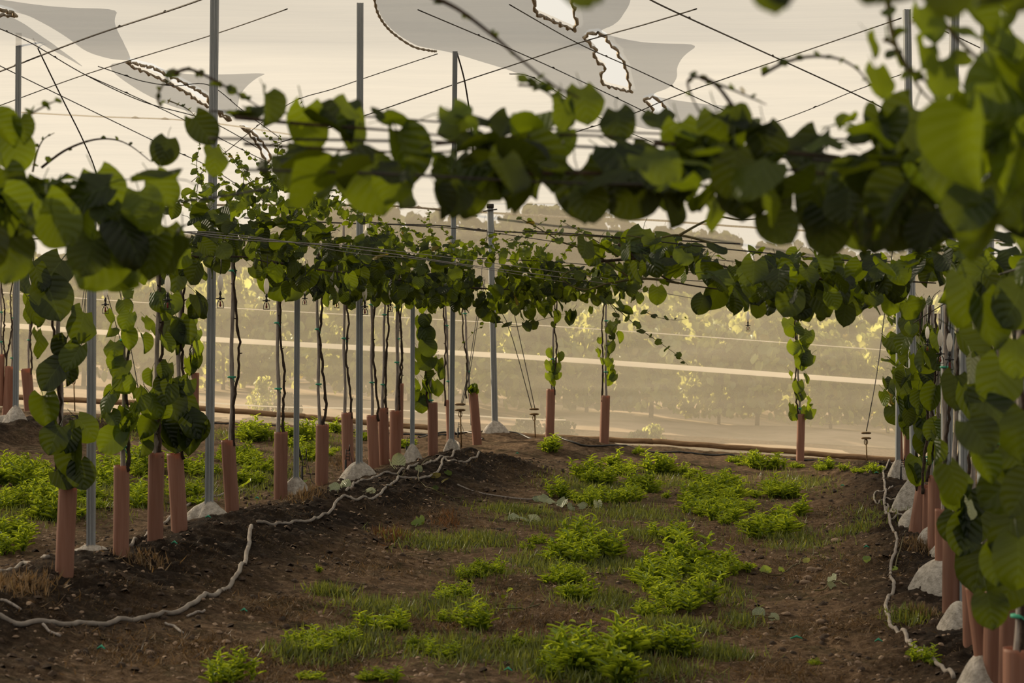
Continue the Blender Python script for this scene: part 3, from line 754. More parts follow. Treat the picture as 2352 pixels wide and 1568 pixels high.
# key, guard(bx,by,tx,ty,w) , stake(tx,ty,bx,by), phrase
PL = [
 ('a', (148, 1322, 156, 1112, 42), (133, 730, 150, 1115), 'nearest in its row, large drooping leaves over the rim'),
 ('b', (278, 1278, 279, 1068, 36), (287, 640, 281, 1068), 'in front of the small footing, pale young leaves above'),
 ('c', (357, 1242, 359, 1038, 36), (366, 480, 357, 1038), 'dark and upright, first of the close pair'),
 ('d', (412, 1218, 402, 1040, 37), (414, 600, 406, 1040), 'leaning, second of the close pair, near the white mound'),
 ('e', (533, 1173, 524, 1010, 32), (536, 460, 530, 1010), 'leaning just past the large white mound'),
 ('f', (645, 1148, 645, 991, 30), (636, 560, 641, 991), 'just before the post with the black drip stake'),
 ('g', (738, 1114, 741, 974, 29), (727, 560, 735, 974), 'with its bent dark trunk beside the black drip stake'),
 ('h', (801, 1095, 797, 947, 26), (788, 510, 793, 947), 'with a dry twig poking out beside the tall post'),
 ('i', (860, 1076, 854, 953, 25), (852, 520, 855, 953), 'first of the three crowded beyond the tall post'),
 ('j', (883, 1068, 880, 936, 24), (886, 580, 877, 936), 'middle of the three crowded beyond the tall post'),
 ('k', (908, 1062, 908, 942, 26), (912, 540, 911, 942), 'last of the three crowded beyond the tall post'),
 ('l', (918, 1000, 919, 880, 16), (914, 600, 915, 880), 'slender and further back, rising above the crowded three'),
 ('m', (995, 1046, 993, 924, 23), (984, 720, 992, 924), 'with round leaves up its stem by the cone footing'),
 ('n', (1037, 1034, 1032, 918, 19), (1021, 620, 1034, 918), 'bright orange where the hoses fork'),
 ('o', (1096, 1018, 1087, 901, 21), (1063, 640, 1083, 901), 'leaning, last before the open end of the row'),
 ('p', (1263, 998, 1265, 893, 20), (1274, 680, 1265, 893), 'alone against the net beside the dark anchor clamp'),
 ('q', (1387, 1018, 1391, 908, 21), (1393, 620, 1391, 908), 'alone against the net under trailing shoots'),
 ('r', (1838, 1052, 1840, 950, 18), (1829, 730, 1840, 960), 'alone against the net, thickly leafed above'),
 ('s', (448, 952, 449, 856, 17), (438, 690, 449, 860), 'tied with green string behind the close pair'),
 ('t', (68, 936, 60, 846, 24), (72, 640, 62, 846), 'leaning beside the edge post footing'),
 ('u', (16, 955, 23, 841, 22), (33, 640, 25, 841), 'pale, leaning towards the edge post'),
 ('v', (0, 925, 3, 813, 16), (2, 640, 3, 813), 'cut by the frame edge'),
 ('R1', (2070, 1070, 2066, 985, 11), (2067, 700, 2067, 985), 'furthest in the leafy row, by the ladder stake'),
 ('R2', (2082, 1094, 2086, 980, 17), (2098, 700, 2090, 980), 'wedge shaped, just behind the ladder stake'),
 ('R3', (2100, 1130, 2100, 1006, 14), (2105, 700, 2103, 1006), 'narrow, under wilted trunk leaves'),
 ('R4', (2104, 1222, 2122, 1112, 34), (2125, 700, 2118, 1112), 'leaning steeply with a pale edge'),
 ('R5', (2126, 1234, 2128, 1120, 16), (2140, 700, 2134, 1120), 'narrow pinkish, beside the steeply leaning guard'),
 ('R6', (2146, 1264, 2146, 1092, 29), (2160, 720, 2145, 1092), 'with the leaning bamboo stake above it'),
 ('R7', (2161, 1350, 2161, 1168, 26), (2172, 700, 2165, 1168), 'half hidden behind a wider guard'),
 ('R8', (2187, 1410, 2187, 1197, 44), (2202, 700, 2186, 1197), 'wide and ribbed in front of the concrete lump'),
 ('R9', (2229, 1480, 2226, 1300, 34), (2240, 700, 2230, 1300), 'tucked behind the blurred leaning guard'),
 ('R10', (2268, 1590, 2238, 1345, 40), (2285, 700, 2250, 1345), 'blurred pinkish, leaning away from the post'),
 ('R11', (2282, 1610, 2284, 1352, 48), (2290, 700, 2286, 1352), 'broad and blurred under a yellowish leaf'),
 ('R12', (2310, 1640, 2314, 1385, 34), (2336, 700, 2318, 1385), 'blurred, just before the frame border'),
 ('R13', (2338, 1760, 2336, 1488, 62), (2345, 700, 2338, 1488), 'largest and most blurred with bright orange rim'),
]
PD = {}; WR = np.random.RandomState(31)
for i, (k, gq, sq, ph) in enumerate(PL):
    base, top, Y = guard(*gq, 'terracotta tree guard '+ph)
    PD[k] = (Y, gq, sq)
    col = k != 'v'
    stake(sq[0], sq[1], sq[2], sq[3], Y, 'grey stake in the guard '+ph,
          r=.017 if Y > 20 else .019, ties=[.3+.12*random.random(), .62+.15*random.random()] if i % 4 != 3 else [.5])
    vine(k, base, 'kiwi vine in guard '+ph)
    off = random.choice((-1, 1))*9
    x0, y0, x1, y1 = sq[2]+off*.6, gq[3]+14, sq[0], max(sq[1], 560)
    m = []
    for q in range(7):
        t = q/6; m.append((x0+(x1-x0)*t+off*((.3+.5*WR.rand())*math.sin(q*(1.3+.25*(i % 4))+i)+.5+.4*WR.rand())*min(1, 17/Y), y0+(y1-y0)*t))
    trunk(k, m, Y, .0125 if k not in ('g', 'j', 'i') else .014, i)

# dry twig poking from guard h
Y = PD['h'][0]
p0, p1 = P(803, 950, Y-.02), P(811, 910, Y-.02)
o = B().tube([p0-Vector((0, 0, .1)), p0, p1], [.006, .006, .003], 5).build('dry_twig', MT['trunk'], origin=p0); tag(o, 'thin dry twig poking out of the guard beside the tall post', 'twig')

# individually placed trunk leaves
leaf_list('a', [(115, 632, 92, 0), (122, 690, 92, .1), (88, 640, 60, .9), (186, 748, 78, 1.0), (146, 800, 52), (168, 822, 66, -.2), (92, 790, 60, 1.35), (118, 862, 74, -.3), (152, 860, 50, 1), (106, 945, 78, .1), (200, 985, 62, .5), (124, 1008, 66, 0), (158, 1012, 56, .6),
                (168, 1056, 78, -.2), (150, 1098, 56, .2), (188, 1092, 62, .3), (78, 720, 60, 1.0)], PD['a'][0]-.12, 1, .10)
leaf_list('b', [(298, 672, 34), (286, 706, 38, 0), (290, 738, 42), (250, 728, 30, 1), (252, 762, 34, 1.1), (294, 780, 46, .4), (262, 805, 44, -.2), (258, 828, 36, 1.1), (274, 845, 46, .1), (300, 880, 40, 1.0), (284, 880, 48), (256, 912, 44, .2), (240, 930, 54, -.8), (262, 960, 36),
                (284, 955, 40), (318, 925, 44, 1), (300, 955, 36), (268, 988, 34), (254, 1012, 64, .1), (300, 975, 40), (315, 940, 32), (306, 900, 30), (280, 1000, 44)], PD['b'][0]-.08, 2, .66)
leaf_list('c', [(352, 760, 34, 1.2), (376, 720, 40, 1), (395, 700, 50, .3), (340, 742, 30, 1), (330, 790, 40, 1), (348, 868, 36), (372, 882, 46), (330, 910, 44, 1), (378, 850, 36), (350, 930, 60, 0), (360, 930, 54), (335, 980, 56, .4), (376, 940, 40), (385, 860, 30), (365, 690, 50), (326, 1030, 44, 1.1), (385, 790, 40, .8),
                (382, 905, 50, .2), (340, 1010, 34)], PD['c'][0]-.06, 3, .42)
leaf_list('d', [(396, 760, 62, 0), (424, 762, 60, .2), (405, 640, 60), (400, 790, 46, 1), (425, 890, 46, .6), (395, 930, 74, .2), (392, 890, 50), (428, 940, 60, .7), (405, 1000, 74, .1), (446, 975, 62, .4), (440, 1010, 68, 0), (390, 1000, 58), (455, 990, 52, .5), (378, 985, 50, .8), (466, 700, 56, 1.1), (450, 715, 40)], PD['d'][0]-.08, 4, .08)
leaf_list('s', [(440, 740, 24), (452, 770, 24), (446, 805, 34), (436, 840, 36, .8), (456, 830, 30), (440, 845, 34), (442, 700, 28), (455, 800, 40, 1.2)], PD['s'][0]-.05, 5, .4)
leaf_list('m', [(975, 735, 30), (968, 745, 34, .5), (972, 770, 34), (980, 768, 40, 0), (984, 800, 40, 0), (962, 812, 28, 1), (1004, 838, 30, .4), (978, 832, 40, .1), (960, 845, 28, 1.2), (1010, 858, 28, .9), (1006, 890, 34, .6), (986, 888, 34), (962, 885, 26, 1.2), (975, 912, 36), (968, 928, 36, .1), (960, 905, 30), (990, 870, 30)], PD['m'][0]-.05, 6, .35)
leaf_list('p', [(1268, 812, 24), (1284, 820, 22), (1264, 840, 26), (1274, 846, 28), (1262, 866, 20), (1268, 880, 18), (1278, 862, 20)], PD['p'][0]-.05, 7, .7)
leaf_list('q', [(1404, 752, 30), (1402, 798, 28), (1376, 810, 20, 1), (1398, 832, 20), (1384, 830, 16, .8), (1402, 844, 18), (1400, 860, 24), (1398, 874, 22), (1408, 868, 20), (1378, 782, 14), (1420, 776, 24), (1396, 816, 16)], PD['q'][0]-.05, 8, .6)
leaf_list('r', [(1818, 752, 42, .3), (1852, 775, 34), (1822, 800, 32), (1845, 808, 34), (1842, 830, 38), (1852, 824, 34), (1835, 760, 26), (1818, 862, 20, 1.1), (1856, 868, 22, 1), (1832, 890, 30), (1838, 908, 26), (1858, 920, 20, 1), (1818, 938, 22, .8), (1824, 952, 26), (1838, 952, 34), (1856, 948, 34, .7), (1845, 790, 26)], PD['r'][0]-.05, 9, .4)
leaf_list('t', [(72, 690, 40), (74, 720, 44, .8), (66, 650, 50), (80, 640, 46)], PD['t'][0]-.05, 10, .35)
trunk_cluster('o', 1085, 885, 1092, 900, 14, 10, 16, PD['o'][0]-.04, 11, .7)
for kk, q in {'R1': (2068, 720, 2068, 1000, 34, 22, 34), 'R2': (2085, 700, 2085, 985, 40, 22, 44), 'R3': (2108, 700, 2102, 1010, 42, 26, 46), 'R5': (2125, 720, 2120, 1000, 36, 20, 48), 'R6': (2150, 720, 2128, 1080, 44, 16, 54)}.items():
    trunk_cluster(kk, *q, PD[kk][0]-.1, 20+int(kk[1]), .3)
leaf_list('R4', [(2112, 1080, 62, .4), (2096, 1088, 40, .9), (2122, 1020, 50), (2128, 990, 60, 0), (2115, 960, 50), (2098, 930, 50), (2088, 905, 64, .3), (2078, 870, 52), (2066, 940, 50, 1), (2130, 880, 54, .3), (2120, 840, 50, .8), (2072, 790, 48)], PD['R4'][0]-.1, 31, .3)
leaf_list('R8', [(2192, 1120, 96, .5), (2222, 1160, 80, .3), (2190, 1210, 70), (2210, 1230, 88, .1), (2240, 1200, 90, .4), (2250, 1300, 110, 0), (2196, 900, 84, .4), (2150, 1040, 50), (2232, 800, 96, .6), (2228, 930, 90, .5)], 9.4, 32, .12)
leaf_list('R10', [(2290, 880, 110, .2), (2300, 960, 105, .1), (2262, 1070, 80, 0), (2298, 1125, 105, 0), (2335, 1060, 80, .3), (2320, 1230, 115, .4), (2290, 1300, 90, 0), (2320, 1350, 100, .3), (2275, 1400, 80), (2195, 1110, 90, .6)], 7.2, 33, .18)
leaf_list('R4', [(2128, 790, 44, .6), (2118, 830, 40, .9), (2104, 905, 38, .7), (2142, 760, 40, 1.0)], PD['R4'][0]-.3, 35, .5, 'pale_foliage', 'pale')
leaf_list('R8', [(2232, 720, 70, .9), (2228, 850, 62, .8), (2190, 1115, 60, .9), (2228, 1170, 46, 1.0), (2200, 640, 44, 1)], 9.0, 36, .4, 'pale_foliage', 'pale')
leaf_list('R12', [(2335, 820, 90, .3), (2345, 1140, 105), (2340, 1290, 110), (2268, 740, 120, .5), (2330, 700, 110), (2220, 690, 110, .7), (2250, 1000, 90), (2352, 1000, 110)], 6.6, 34, .18)

# ------------------------------------------------------------------ canopy bands
def band(knots, dens, size, Ysp, seed, keyf, base=.4, lo=False, ub=0.0, us=1.0, yellow=.007, name='foliage', ssp=.26, tsp=.27):
    k = np.array(knots, float); rs = np.random.RandomState(seed)
    xs_, yt, yb, Ym, dn = k[:, 0], k[:, 1], k[:, 2], k[:, 3], k[:, 4]
    # number of leaves from covered area
    fine = np.linspace(xs_[0], xs_[-1], 400); h = np.interp(fine, xs_, yb)-np.interp(fine, xs_, yt); Yf = np.interp(fine, xs_, Ym)
    a = (size*F/Yf)**2*.55; wgt = h*np.interp(fine, xs_, dn)/a
    n = int(wgt.sum()*(fine[1]-fine[0])*dens)
    cdf = np.cumsum(wgt); cdf /= cdf[-1]
    px = np.interp(rs.rand(n), cdf, fine)
    u = np.clip(rs.beta(1.6, 1.6, n), 0, 1)
    wob = 1
    y0 = np.interp(px, xs_, yt); y1 = np.interp(px, xs_, yb)
    py = y0+(y1-y0)*u; Y = np.interp(px, xs_, Ym)+rs.randn(n)*Ysp
    # natural clumping
    cl = vn(px/70.0+seed*3, py/60.0, seed)
    keep = cl > -.22
    px, py, Y, u = px[keep], py[keep], Y[keep], u[keep]; n = len(px)
    pos = np.stack([(px-HX)/F*Y, Y, CH-(py-HY)/F*Y], 1)
    nn, d = leaf_dirs(n, np.clip(ub+us*u, 0, 1), rs)
    sz = size*np.clip(1+rs.randn(n)*ssp, .35, 1.5); tn = tints(n, rs, base, tsp, yellow)
    keys = np.array([keyf(a) for a in px])
    for kk in sorted(set(keys)):
        m = keys == kk
        leaves(kk, pos[m], nn[m], d[m], sz[m], tn[m], rs, lo=lo, name=name)
def nearest(lst):
    xs_ = [q[1] for q in lst]; ks = [q[0] for q in lst]
    return lambda x: ks[int(np.argmin([abs(x-v) for v in xs_]))]
def shoot(key, px, Y, r=.004, leaf=.05, nl=10, seed=0, taper=.25, base=.6, mat='cane', Y1=None, hang=.4, endleaf=True):
    """a cane through px points; leaves get smaller to its tip"""
    rs = np.random.RandomState(seed); Y1 = Y if Y1 is None else Y1; n = len(px)
    pts = spline([P(x, y, Y+(Y1-Y)*i/(n-1)) for i, (x, y) in enumerate(px)], 28)
    vpart(key, B().tube(pts, [r*(1-.7*i/27) for i in range(28)], 6), 'cane', MT[mat])
    if nl:
        pos = []; nm = []; dd = []; sz = []
        for i in range(nl):
            t = (i+.7)/(nl+.3); p = pts[int(t*27)]; s = leaf*(1-(1-taper)*t)
            side = Vector((rs.randn(), rs.randn()*.8, .3+rs.randn()*.3)).normalized()
            q = p+side*s*.55
            pos.append(q); dd.append(tuple(side+Vector((0, 0, -hang)))); nm.append((rs.randn()*.6, -.5+rs.randn()*.5, .7)); sz.append(s*(.8+.4*rs.rand()))
        leaves(key, np.array(pos), np.array(nm), np.array(dd), np.array(sz), tints(nl, rs, base, .2, .03), rs, name='shoot_foliage')

# left row canopy
LROW = [(k, PD[k][2][0]) for k in ('a', 'b', 'c', 'd', 'e', 'f', 'g', 'h', 'i', 'j', 'k', 'm', 'n', 'o', 'p', 'q')]
kf = nearest(LROW)
band([(330, 540, 640, 14.2, .5), (380, 470, 640, 14.5, .8), (450, 480, 640, 15, 1), (540, 490, 620, 15.8, 1), (600, 480, 650, 16.5, 1.05), (700, 490, 690, 18, 1.1), (800, 520, 690, 19.5, 1.1), (900, 540, 700, 21, 1.1), (960, 560, 715, 22, 1.1), (1040, 580, 715, 23.2, 1.05), (1120, 590, 715, 24.5, 1), (1250, 590, 700, 25.5, .9), (1400, 600, 690, 25.5, .8), (1500, 610, 690, 25.5, .35)],
     3.0, .112, .7, 41, kf, .20)
band([(380, 440, 520, 14.5, .3), (450, 400, 500, 15, .6), (560, 420, 500, 16, .8), (620, 385, 500, 17, 1.0), (700, 400, 510, 17.5, 1), (800, 440, 540, 19, .9), (860, 480, 570, 20, .8), (960, 540, 590, 22, .6), (1150, 550, 610, 24, .8), (1250, 520, 620, 25, .8), (1330, 540, 620, 25, .5)],
     1.3, .075, .6, 42, kf, .62, name='upper_foliage')
band([(1100, 690, 745, 24, .3), (1180, 690, 750, 24.5, .9), (1300, 690, 750, 25, .9), (1345, 690, 730, 25, .5), (1400, 670, 690, 25, .4)], .9, .135, .3, 43, kf, .28, ub=.6, us=.4, name='hanging_foliage')
leaf_list('f', [(612, 640, 50, .9), (636, 655, 64, .1), (670, 668, 56, .3), (600, 570, 66, 0), (640, 600, 50, .5)], PD['f'][0]-.7, 51, .25)
leaf_list('g', [(700, 660, 40), (720, 650, 48), (745, 655, 44), (764, 640, 40)], PD['g'][0]-.5, 52, .25)
leaf_list('i', [(840, 600, 56, .2), (858, 596, 50, .4), (892, 600, 44), (806, 695, 30), (816, 690, 30)], PD['i'][0]-.9, 53, .3)
# short trailing shoot towards the alley from vine q
shoot('q', [(1395, 690), (1430, 720), (1470, 755), (1520, 790), (1555, 815), (1580, 838)], 24.2, .006, .15, 12, 61, .3, .35)
shoot('q', [(1395, 690), (1420, 730), (1400, 770), (1396, 800)], 24.6, .005, .12, 8, 62, .6, .45)
shoot('q', [(1480, 715), (1510, 728), (1550, 735), (1585, 730)], 24.2, .005, .10, 5, 63, .2, .5)
shoot('o', [(1100, 690), (1130, 725), (1180, 750), (1240, 735), (1300, 720)], 24, .006, .13, 9, 64, .8, .25)
shoot('o', [(1095, 650), (1100, 700), (1110, 745), (1090, 760), (1052, 805)], 24, .004, .06, 7, 65, .4, .6)
# many upright shoots over the left row
rs = np.random.RandomState(5)
sh = [(560, 470, 545, 350), (610, 470, 500, 330), (700, 470, 690, 225), (640, 440, 640, 310), (590, 440, 520, 350), (680, 430, 600, 300), (650, 430, 560, 345), (730, 500, 780, 400), (700, 480, 790, 390), (850, 540, 855, 490), (900, 560, 870, 490), (985, 560, 940, 530), (1000, 580, 985, 480), (1010, 590, 960, 500), (1100, 580, 1190, 530),
      (1200, 580, 1260, 500), (1230, 600, 1290, 505), (1120, 590, 1210, 560), (480, 470, 460, 330), (520, 480, 505, 400), (760, 480, 720, 400), (620, 420, 625, 380), (800, 520, 850, 440), (450, 480, 470, 380), (1290, 590, 1330, 520), (1040, 600, 1010, 520), (940, 560, 905, 500), (670, 450, 655, 370)]
for i, (x0, y0, x1, y1) in enumerate(sh):
    Y = np.interp(x0, [450, 600, 800, 1000, 1300], [15, 16.5, 19.5, 23, 25.5])
    bend = rs.randn()*12
    shoot(kf(x0), [(x0, y0), ((x0+x1)/2+bend, (y0+y1)/2-10), (x1, y1)], Y, .004, .075, 13, 100+i, .3, .68)

# mid canopy stretching over the alley from the far end vines
vine('w1', hit(2105, 1180), 'kiwi vine whose canopy reaches furthest across the alley in the middle distance')
vine('w2', hit(2130, 1260), 'kiwi vine spreading dense leaves above the furthest guards')
RR = [('r', 1800), ('w1', 1500), ('w2', 1960), ('R2', 2060), ('R4', 2120), ('R6', 2180), ('R8', 2260), ('R10', 2340)]
kr = nearest(RR)
band([(1340, 560, 580, 14, .35), (1400, 545, 600, 13.8, .6), (1450, 530, 640, 13.6, .75), (1550, 535, 660, 13.5, .9), (1650, 560, 690, 13.5, 1), (1750, 570, 700, 13.5, 1), (1850, 580, 705, 13.5, 1.1), (1950, 590, 710, 13.3, 1.1), (2050, 590, 705, 13, 1.2), (2150, 570, 720, 12.5, 1.2), (2250, 540, 720, 11, 1.2), (2400, 540, 720, 9, 1.2)],
     2.9, .118, .8, 44, kr, .24)
band([(1600, 660, 700, 14, .4), (1700, 670, 715, 14, .7), (1800, 670, 720, 14, .8), (1920, 690, 730, 14, .8), (2050, 690, 730, 14, .7), (2150, 700, 740, 13, .7)], .8, .14, .4, 45, kr, .2, ub=.6, us=.4, name='hanging_foliage')
leaf_list('w1', [(1610, 698, 44, 0), (1688, 702, 42, .2), (1740, 710, 40, .4), (1468, 552, 58, .1), (1530, 560, 56, .3), (1440, 560, 50), (1895, 640, 60, 0), (1510, 678, 40, .2)], 13.6, 54, .3, 'front_foliage')
leaf_list('w2', [(1940, 725, 50, .1), (1905, 620, 60, .2), (1990, 640, 60, .3), (1890, 700, 56), (2060, 660, 58, .2), (1760, 660, 56, .1), (1820, 670, 50)], 13.2, 55, .25, 'front_foliage')
shoot('w1', [(1450, 640), (1360, 580), (1290, 555), (1230, 520), (1190, 500)], 13.6, .008, .07, 12, 70, .5, .62)
shoot('w1', [(1500, 560), (1400, 545), (1300, 540), (1210, 535)], 13.8, .008, .09, 9, 71, .4, .6)
shoot('w1', [(1560, 650), (1480, 640), (1400, 650), (1340, 665), (1290, 640), (1320, 615)], 13.4, .009, .06, 6, 72, .5, .6)
shoot('w1', [(1420, 590), (1380, 560), (1330, 530), (1290, 508)], 14, .005, .07, 8, 73, .3, .7)
shoot('w1', [(1640, 560), (1560, 540), (1500, 548), (1440, 540)], 13.5, .010, 0, 0, 74)
shoot('w1', [(1560, 540), (1640, 500), (1700, 505), (1760, 500)], 13, .010, 0, 0, 75)

# cordon canes inside the canopies
for kk, pxs, Y0, Y1, r in (('c', [(350, 560), (450, 590), (560, 590), (640, 610)], 14.4, 16.5, .012), ('f', [(620, 600), (740, 620), (850, 630)], 16.5, 20, .012), ('j', [(850, 630), (960, 650), (1060, 660)], 20, 23.5, .012), ('o', [(1060, 660), (1200, 665), (1390, 660)], 23.5, 25.3, .011),
                            ('w1', [(1380, 600), (1560, 590), (1700, 620), (1850, 640)], 13.6, 13.6, .012), ('w2', [(1800, 640), (1960, 640), (2150, 650)], 13.6, 12.8, .013), ('w1', [(1420, 560), (1500, 620), (1560, 650), (1700, 670)], 13.3, 13.5, .010)):
    shoot(kk, pxs, Y0, r, 0, 0, 90, Y1=Y1, mat='trunk')

# near, out of focus canopies
vine('n1', Vector((-1.9, 7.0, gf(-1.9, 7.0))), 'blurred vine canopy at the frame edge, bushiest above the nearest guard')
vine('n2', Vector((-1.2, 6.6, gf(-1.2, 6.6))), 'blurred vine canopy hanging in front of the thickest post')
vine('n3', Vector((-.4, 5.6, gf(-.4, 5.6))), 'blurred vine with sparse round leaves strung above the corner post')
vine('n4', Vector((.6, 5.3, gf(.6, 5.3))), 'blurred vine with the darkest round leaves hanging mid picture')
vine('n5', Vector((1.2, 5.0, gf(1.2, 5.0))), 'blurred dense vine above the lone leafy guard')
vine('n6', Vector((1.35, 4.6, gf(1.35, 4.6))), 'blurred vine in the upper corner with glowing yellow green leaves')
vine('n7', Vector((.5, 2.6, gf(.5, 4.6))), 'strongly blurred leaves peeping in from the top edge')
kA = nearest([('n1', 80), ('n2', 330)])
band([(-70, 380, 600, 6.4, 1), (0, 385, 590, 6.4, 1), (60, 400, 560, 6.4, 1), (130, 395, 560, 6.4, .9), (200, 400, 620, 6.3, 1), (300, 400, 620, 6.3, 1), (380, 410, 600, 6.3, 1), (440, 420, 560, 6.3, .5)], 2.1, .10, .30, 46, kA, .34, ssp=.32, tsp=.32)
leaf_list('n1', [(20, 590, 110, 0), (60, 470, 100, .2), (35, 345, 90, .2), (10, 300, 80, .5), (50, 300, 60), (100, 470, 90), (20, 430, 90, .3)], 6.4, 56, .45, 'front_foliage')
leaf_list('n2', [(225, 600, 130, 0), (290, 560, 100, .3), (280, 520, 100, .1), (350, 590, 100, .2), (380, 560, 90, .4), (265, 625, 90, .2), (200, 590, 90, .2), (375, 440, 80, .4), (240, 440, 100, .3), (330, 480, 90)], 6.3, 57, .5, 'front_foliage')
leaf_list('n2', [(378, 345, 64, .3), (468, 300, 74, .2), (495, 370, 66, .9), (350, 350, 40, 1)], 7.2, 58, .15, 'dark_foliage')
shoot('n1', [(0, 380), (30, 310), (60, 270), (110, 240), (130, 232)], 6.6, .006, .055, 8, 76, .3, .5)
shoot('n1', [(75, 395), (85, 350), (100, 320), (125, 305)], 9, .005, .03, 5, 77, .4, .3)
shoot('n1', [(95, 385), (150, 345), (210, 322), (260, 320), (300, 335), (345, 370)], 9, .0065, .03, 7, 78, .5, .3, 'trunk')
shoot('n2', [(400, 170), (440, 160), (520, 200), (570, 230), (620, 260)], 6.0, .006, .035, 8, 79, .6, .4, 'trunk')
shoot('n2', [(370, 245), (362, 220), (380, 185), (400, 155)], 6.0, .005, .02, 5, 80, .6, .3)
shoot('n2', [(385, 230), (430, 250), (455, 275)], 12, .005, .03, 6, 81, .6, .3)
kB = nearest([('n3', 760), ('n4', 1300), ('n5', 1800), ('n6', 2230)])
band([(540, 235, 290, 5.6, .5), (600, 235, 320, 5.6, .8), (700, 260, 325, 5.6, .6), (800, 240, 330, 5.6, .7), (900, 240, 310, 5.6, .8), (1000, 245, 310, 5.6, .8), (1100, 255, 330, 5.6, .9), (1250, 270, 350, 5.5, 1), (1450, 250, 350, 5.4, 1), (1600, 260, 350, 5.4, 1), (1800, 260, 350, 5.3, 1), (1950, 265, 350, 5.2, .9), (2080, 260, 350, 5, .9)],
     1.5, .085, .25, 47, kB, .45, us=.35, ssp=.35, tsp=.3)
band([(600, 340, 400, 5.6, .35), (700, 350, 430, 5.6, .7), (800, 360, 450, 5.6, .5), (900, 340, 450, 5.6, .7), (1000, 340, 450, 5.6, .7), (1150, 330, 450, 5.5, 1), (1300, 330, 470, 5.4, 1.1), (1500, 330, 480, 5.3, 1.1), (1700, 340, 480, 5.2, 1.0), (1850, 350, 520, 5.2, 1), (2000, 340, 560, 5.1, 1.2), (2150, 320, 570, 4.9, 1.3), (2400, 250, 590, 4.6, 1.4)],
     2.3, .10, .3, 48, kB, .24, ub=.0, us=.9, ssp=.33, tsp=.3)
leaf_list('n3', [(690, 388, 100, .3), (855, 425, 130, 0), (800, 300, 90, .8), (900, 420, 90, .3), (700, 300, 110, .6), (610, 250, 80, .9), (930, 360, 120, .4)], 5.6, 59, .42, 'front_foliage')
leaf_list('n4', [(1335, 450, 125, 0), (1180, 430, 110, .1), (1040, 450, 100, .3), (1120, 400, 110, .2), (1240, 380, 120, .3), (1480, 400, 130, .1), (1540, 480, 90, .9), (1345, 240, 84, .3), (1420, 285, 80), (1010, 465, 70, .8), (1450, 450, 110, .2), (1290, 260, 80, .9), (1640, 490, 80, 1.0), (1570, 330, 100, .2)], 5.4, 60, .22, 'front_foliage')
leaf_list('n5', [(1765, 330, 92, .1), (1660, 400, 120), (1700, 440, 120, .3), (1860, 480, 120), (1900, 530, 110, .2), (2010, 440, 130, .2), (2060, 520, 120, .1), (1950, 420, 110), (2070, 300, 140, .4), (1790, 520, 90), (1660, 310, 110, .2)], 5.1, 61, .28, 'front_foliage')
leaf_list('n6', [(2210, 330, 170, .1), (2250, 280, 150, .3), (2200, 400, 130, .2), (2320, 140, 150, .7), (2290, 200, 150, .4), (2340, 250, 150), (2160, 180, 90, .5), (2130, 60, 90, .4), (2250, 45, 90, .2), (2020, 190, 80, .6), (2000, 105, 56, 1), (2310, 90, 120, .8), (2120, 130, 90, .9), (2330, 370, 150), (2320, 450, 130), (2220, 480, 110), (2300, 30, 70, .8), (2260, 540, 120)], 4.3, 62, .72, 'bright_foliage')
band([(2100, 150, 300, 4.5, .3), (2180, 120, 400, 4.4, .9), (2400, 60, 420, 4.2, 1.2)], .9, .125, .25, 49, lambda x: 'n6', .6, name='corner_foliage')
leaf_list('n7', [(1330, -22, 90, .2), (1360, -25, 80), (1770, -28, 110, .3), (1800, -22, 90), (1330, -50, 120), (2060, -30, 120), (2180, -25, 120), (2270, -22, 110), (2340, -30, 130), (2000, -25, 80)], 2.9, 63, .15, 'edge_foliage')
for i, (kk, px, Y, r, lf, nl, bs_) in enumerate([
    ('n4', [(985, -10), (1050, 20), (1130, 80), (1200, 140), (1270, 195), (1330, 225)], 5.2, .007, .03, 6, .5),
    ('n4', [(1190, 195), (1230, 200), (1265, 220), (1290, 260)], 5.4, .004, .035, 8, .5),
    ('n5', [(1750, 172), (1800, 145), (1860, 130), (1925, 135), (1970, 160), (2000, 200)], 5.2, .006, .022, 8, .4),
    ('n5', [(1700, 270), (1650, 200), (1610, 178), (1580, 185), (1590, 225), (1620, 280)], 5.2, .006, .02, 7, .4),
    ('n5', [(1610, 180), (1680, 205), (1760, 240)], 5.3, .005, .02, 7, .4),
    ('n6', [(2030, 90), (2060, 110), (2110, 200), (2160, 250)], 4.6, .006, .04, 4, .5),
    ('n6', [(2040, 0), (2050, 80), (2080, 150), (2140, 200), (2200, 300)], 4.4, .007, .04, 5, .5),
    ('n6', [(2130, 0), (2200, 90), (2280, 160), (2352, 190)], 4.4, .006, .06, 5, .5),
    ('n3', [(540, 270), (700, 285), (900, 300), (1100, 320)], 5.6, .007, 0, 0, .5),
    ('n3', [(560, 330), (800, 345), (1000, 350), (1200, 330)], 5.6, .006, 0, 0, .5),
    ('n4', [(1000, 330), (1300, 310), (1600, 330)], 5.4, .006, 0, 0, .5),
    ('n5', [(1500, 330), (1800, 350), (2100, 380), (2400, 400)], 5.1, .007, 0, 0, .5),
    ('n5', [(1600, 370), (1900, 400), (2200, 440)], 5.1, .006, 0, 0, .5),
    ('n4', [(1150, 400), (1400, 400), (1700, 440)], 5.3, .008, 0, 0, .5)]):
    shoot(kk, px, Y, r, lf, nl, 200+i, .6, bs_, 'trunk' if nl == 0 or i in (0, 2, 3, 4) else 'cane')
kE = nearest([('R10', 2330), ('R8', 2230), ('R6', 2150)])

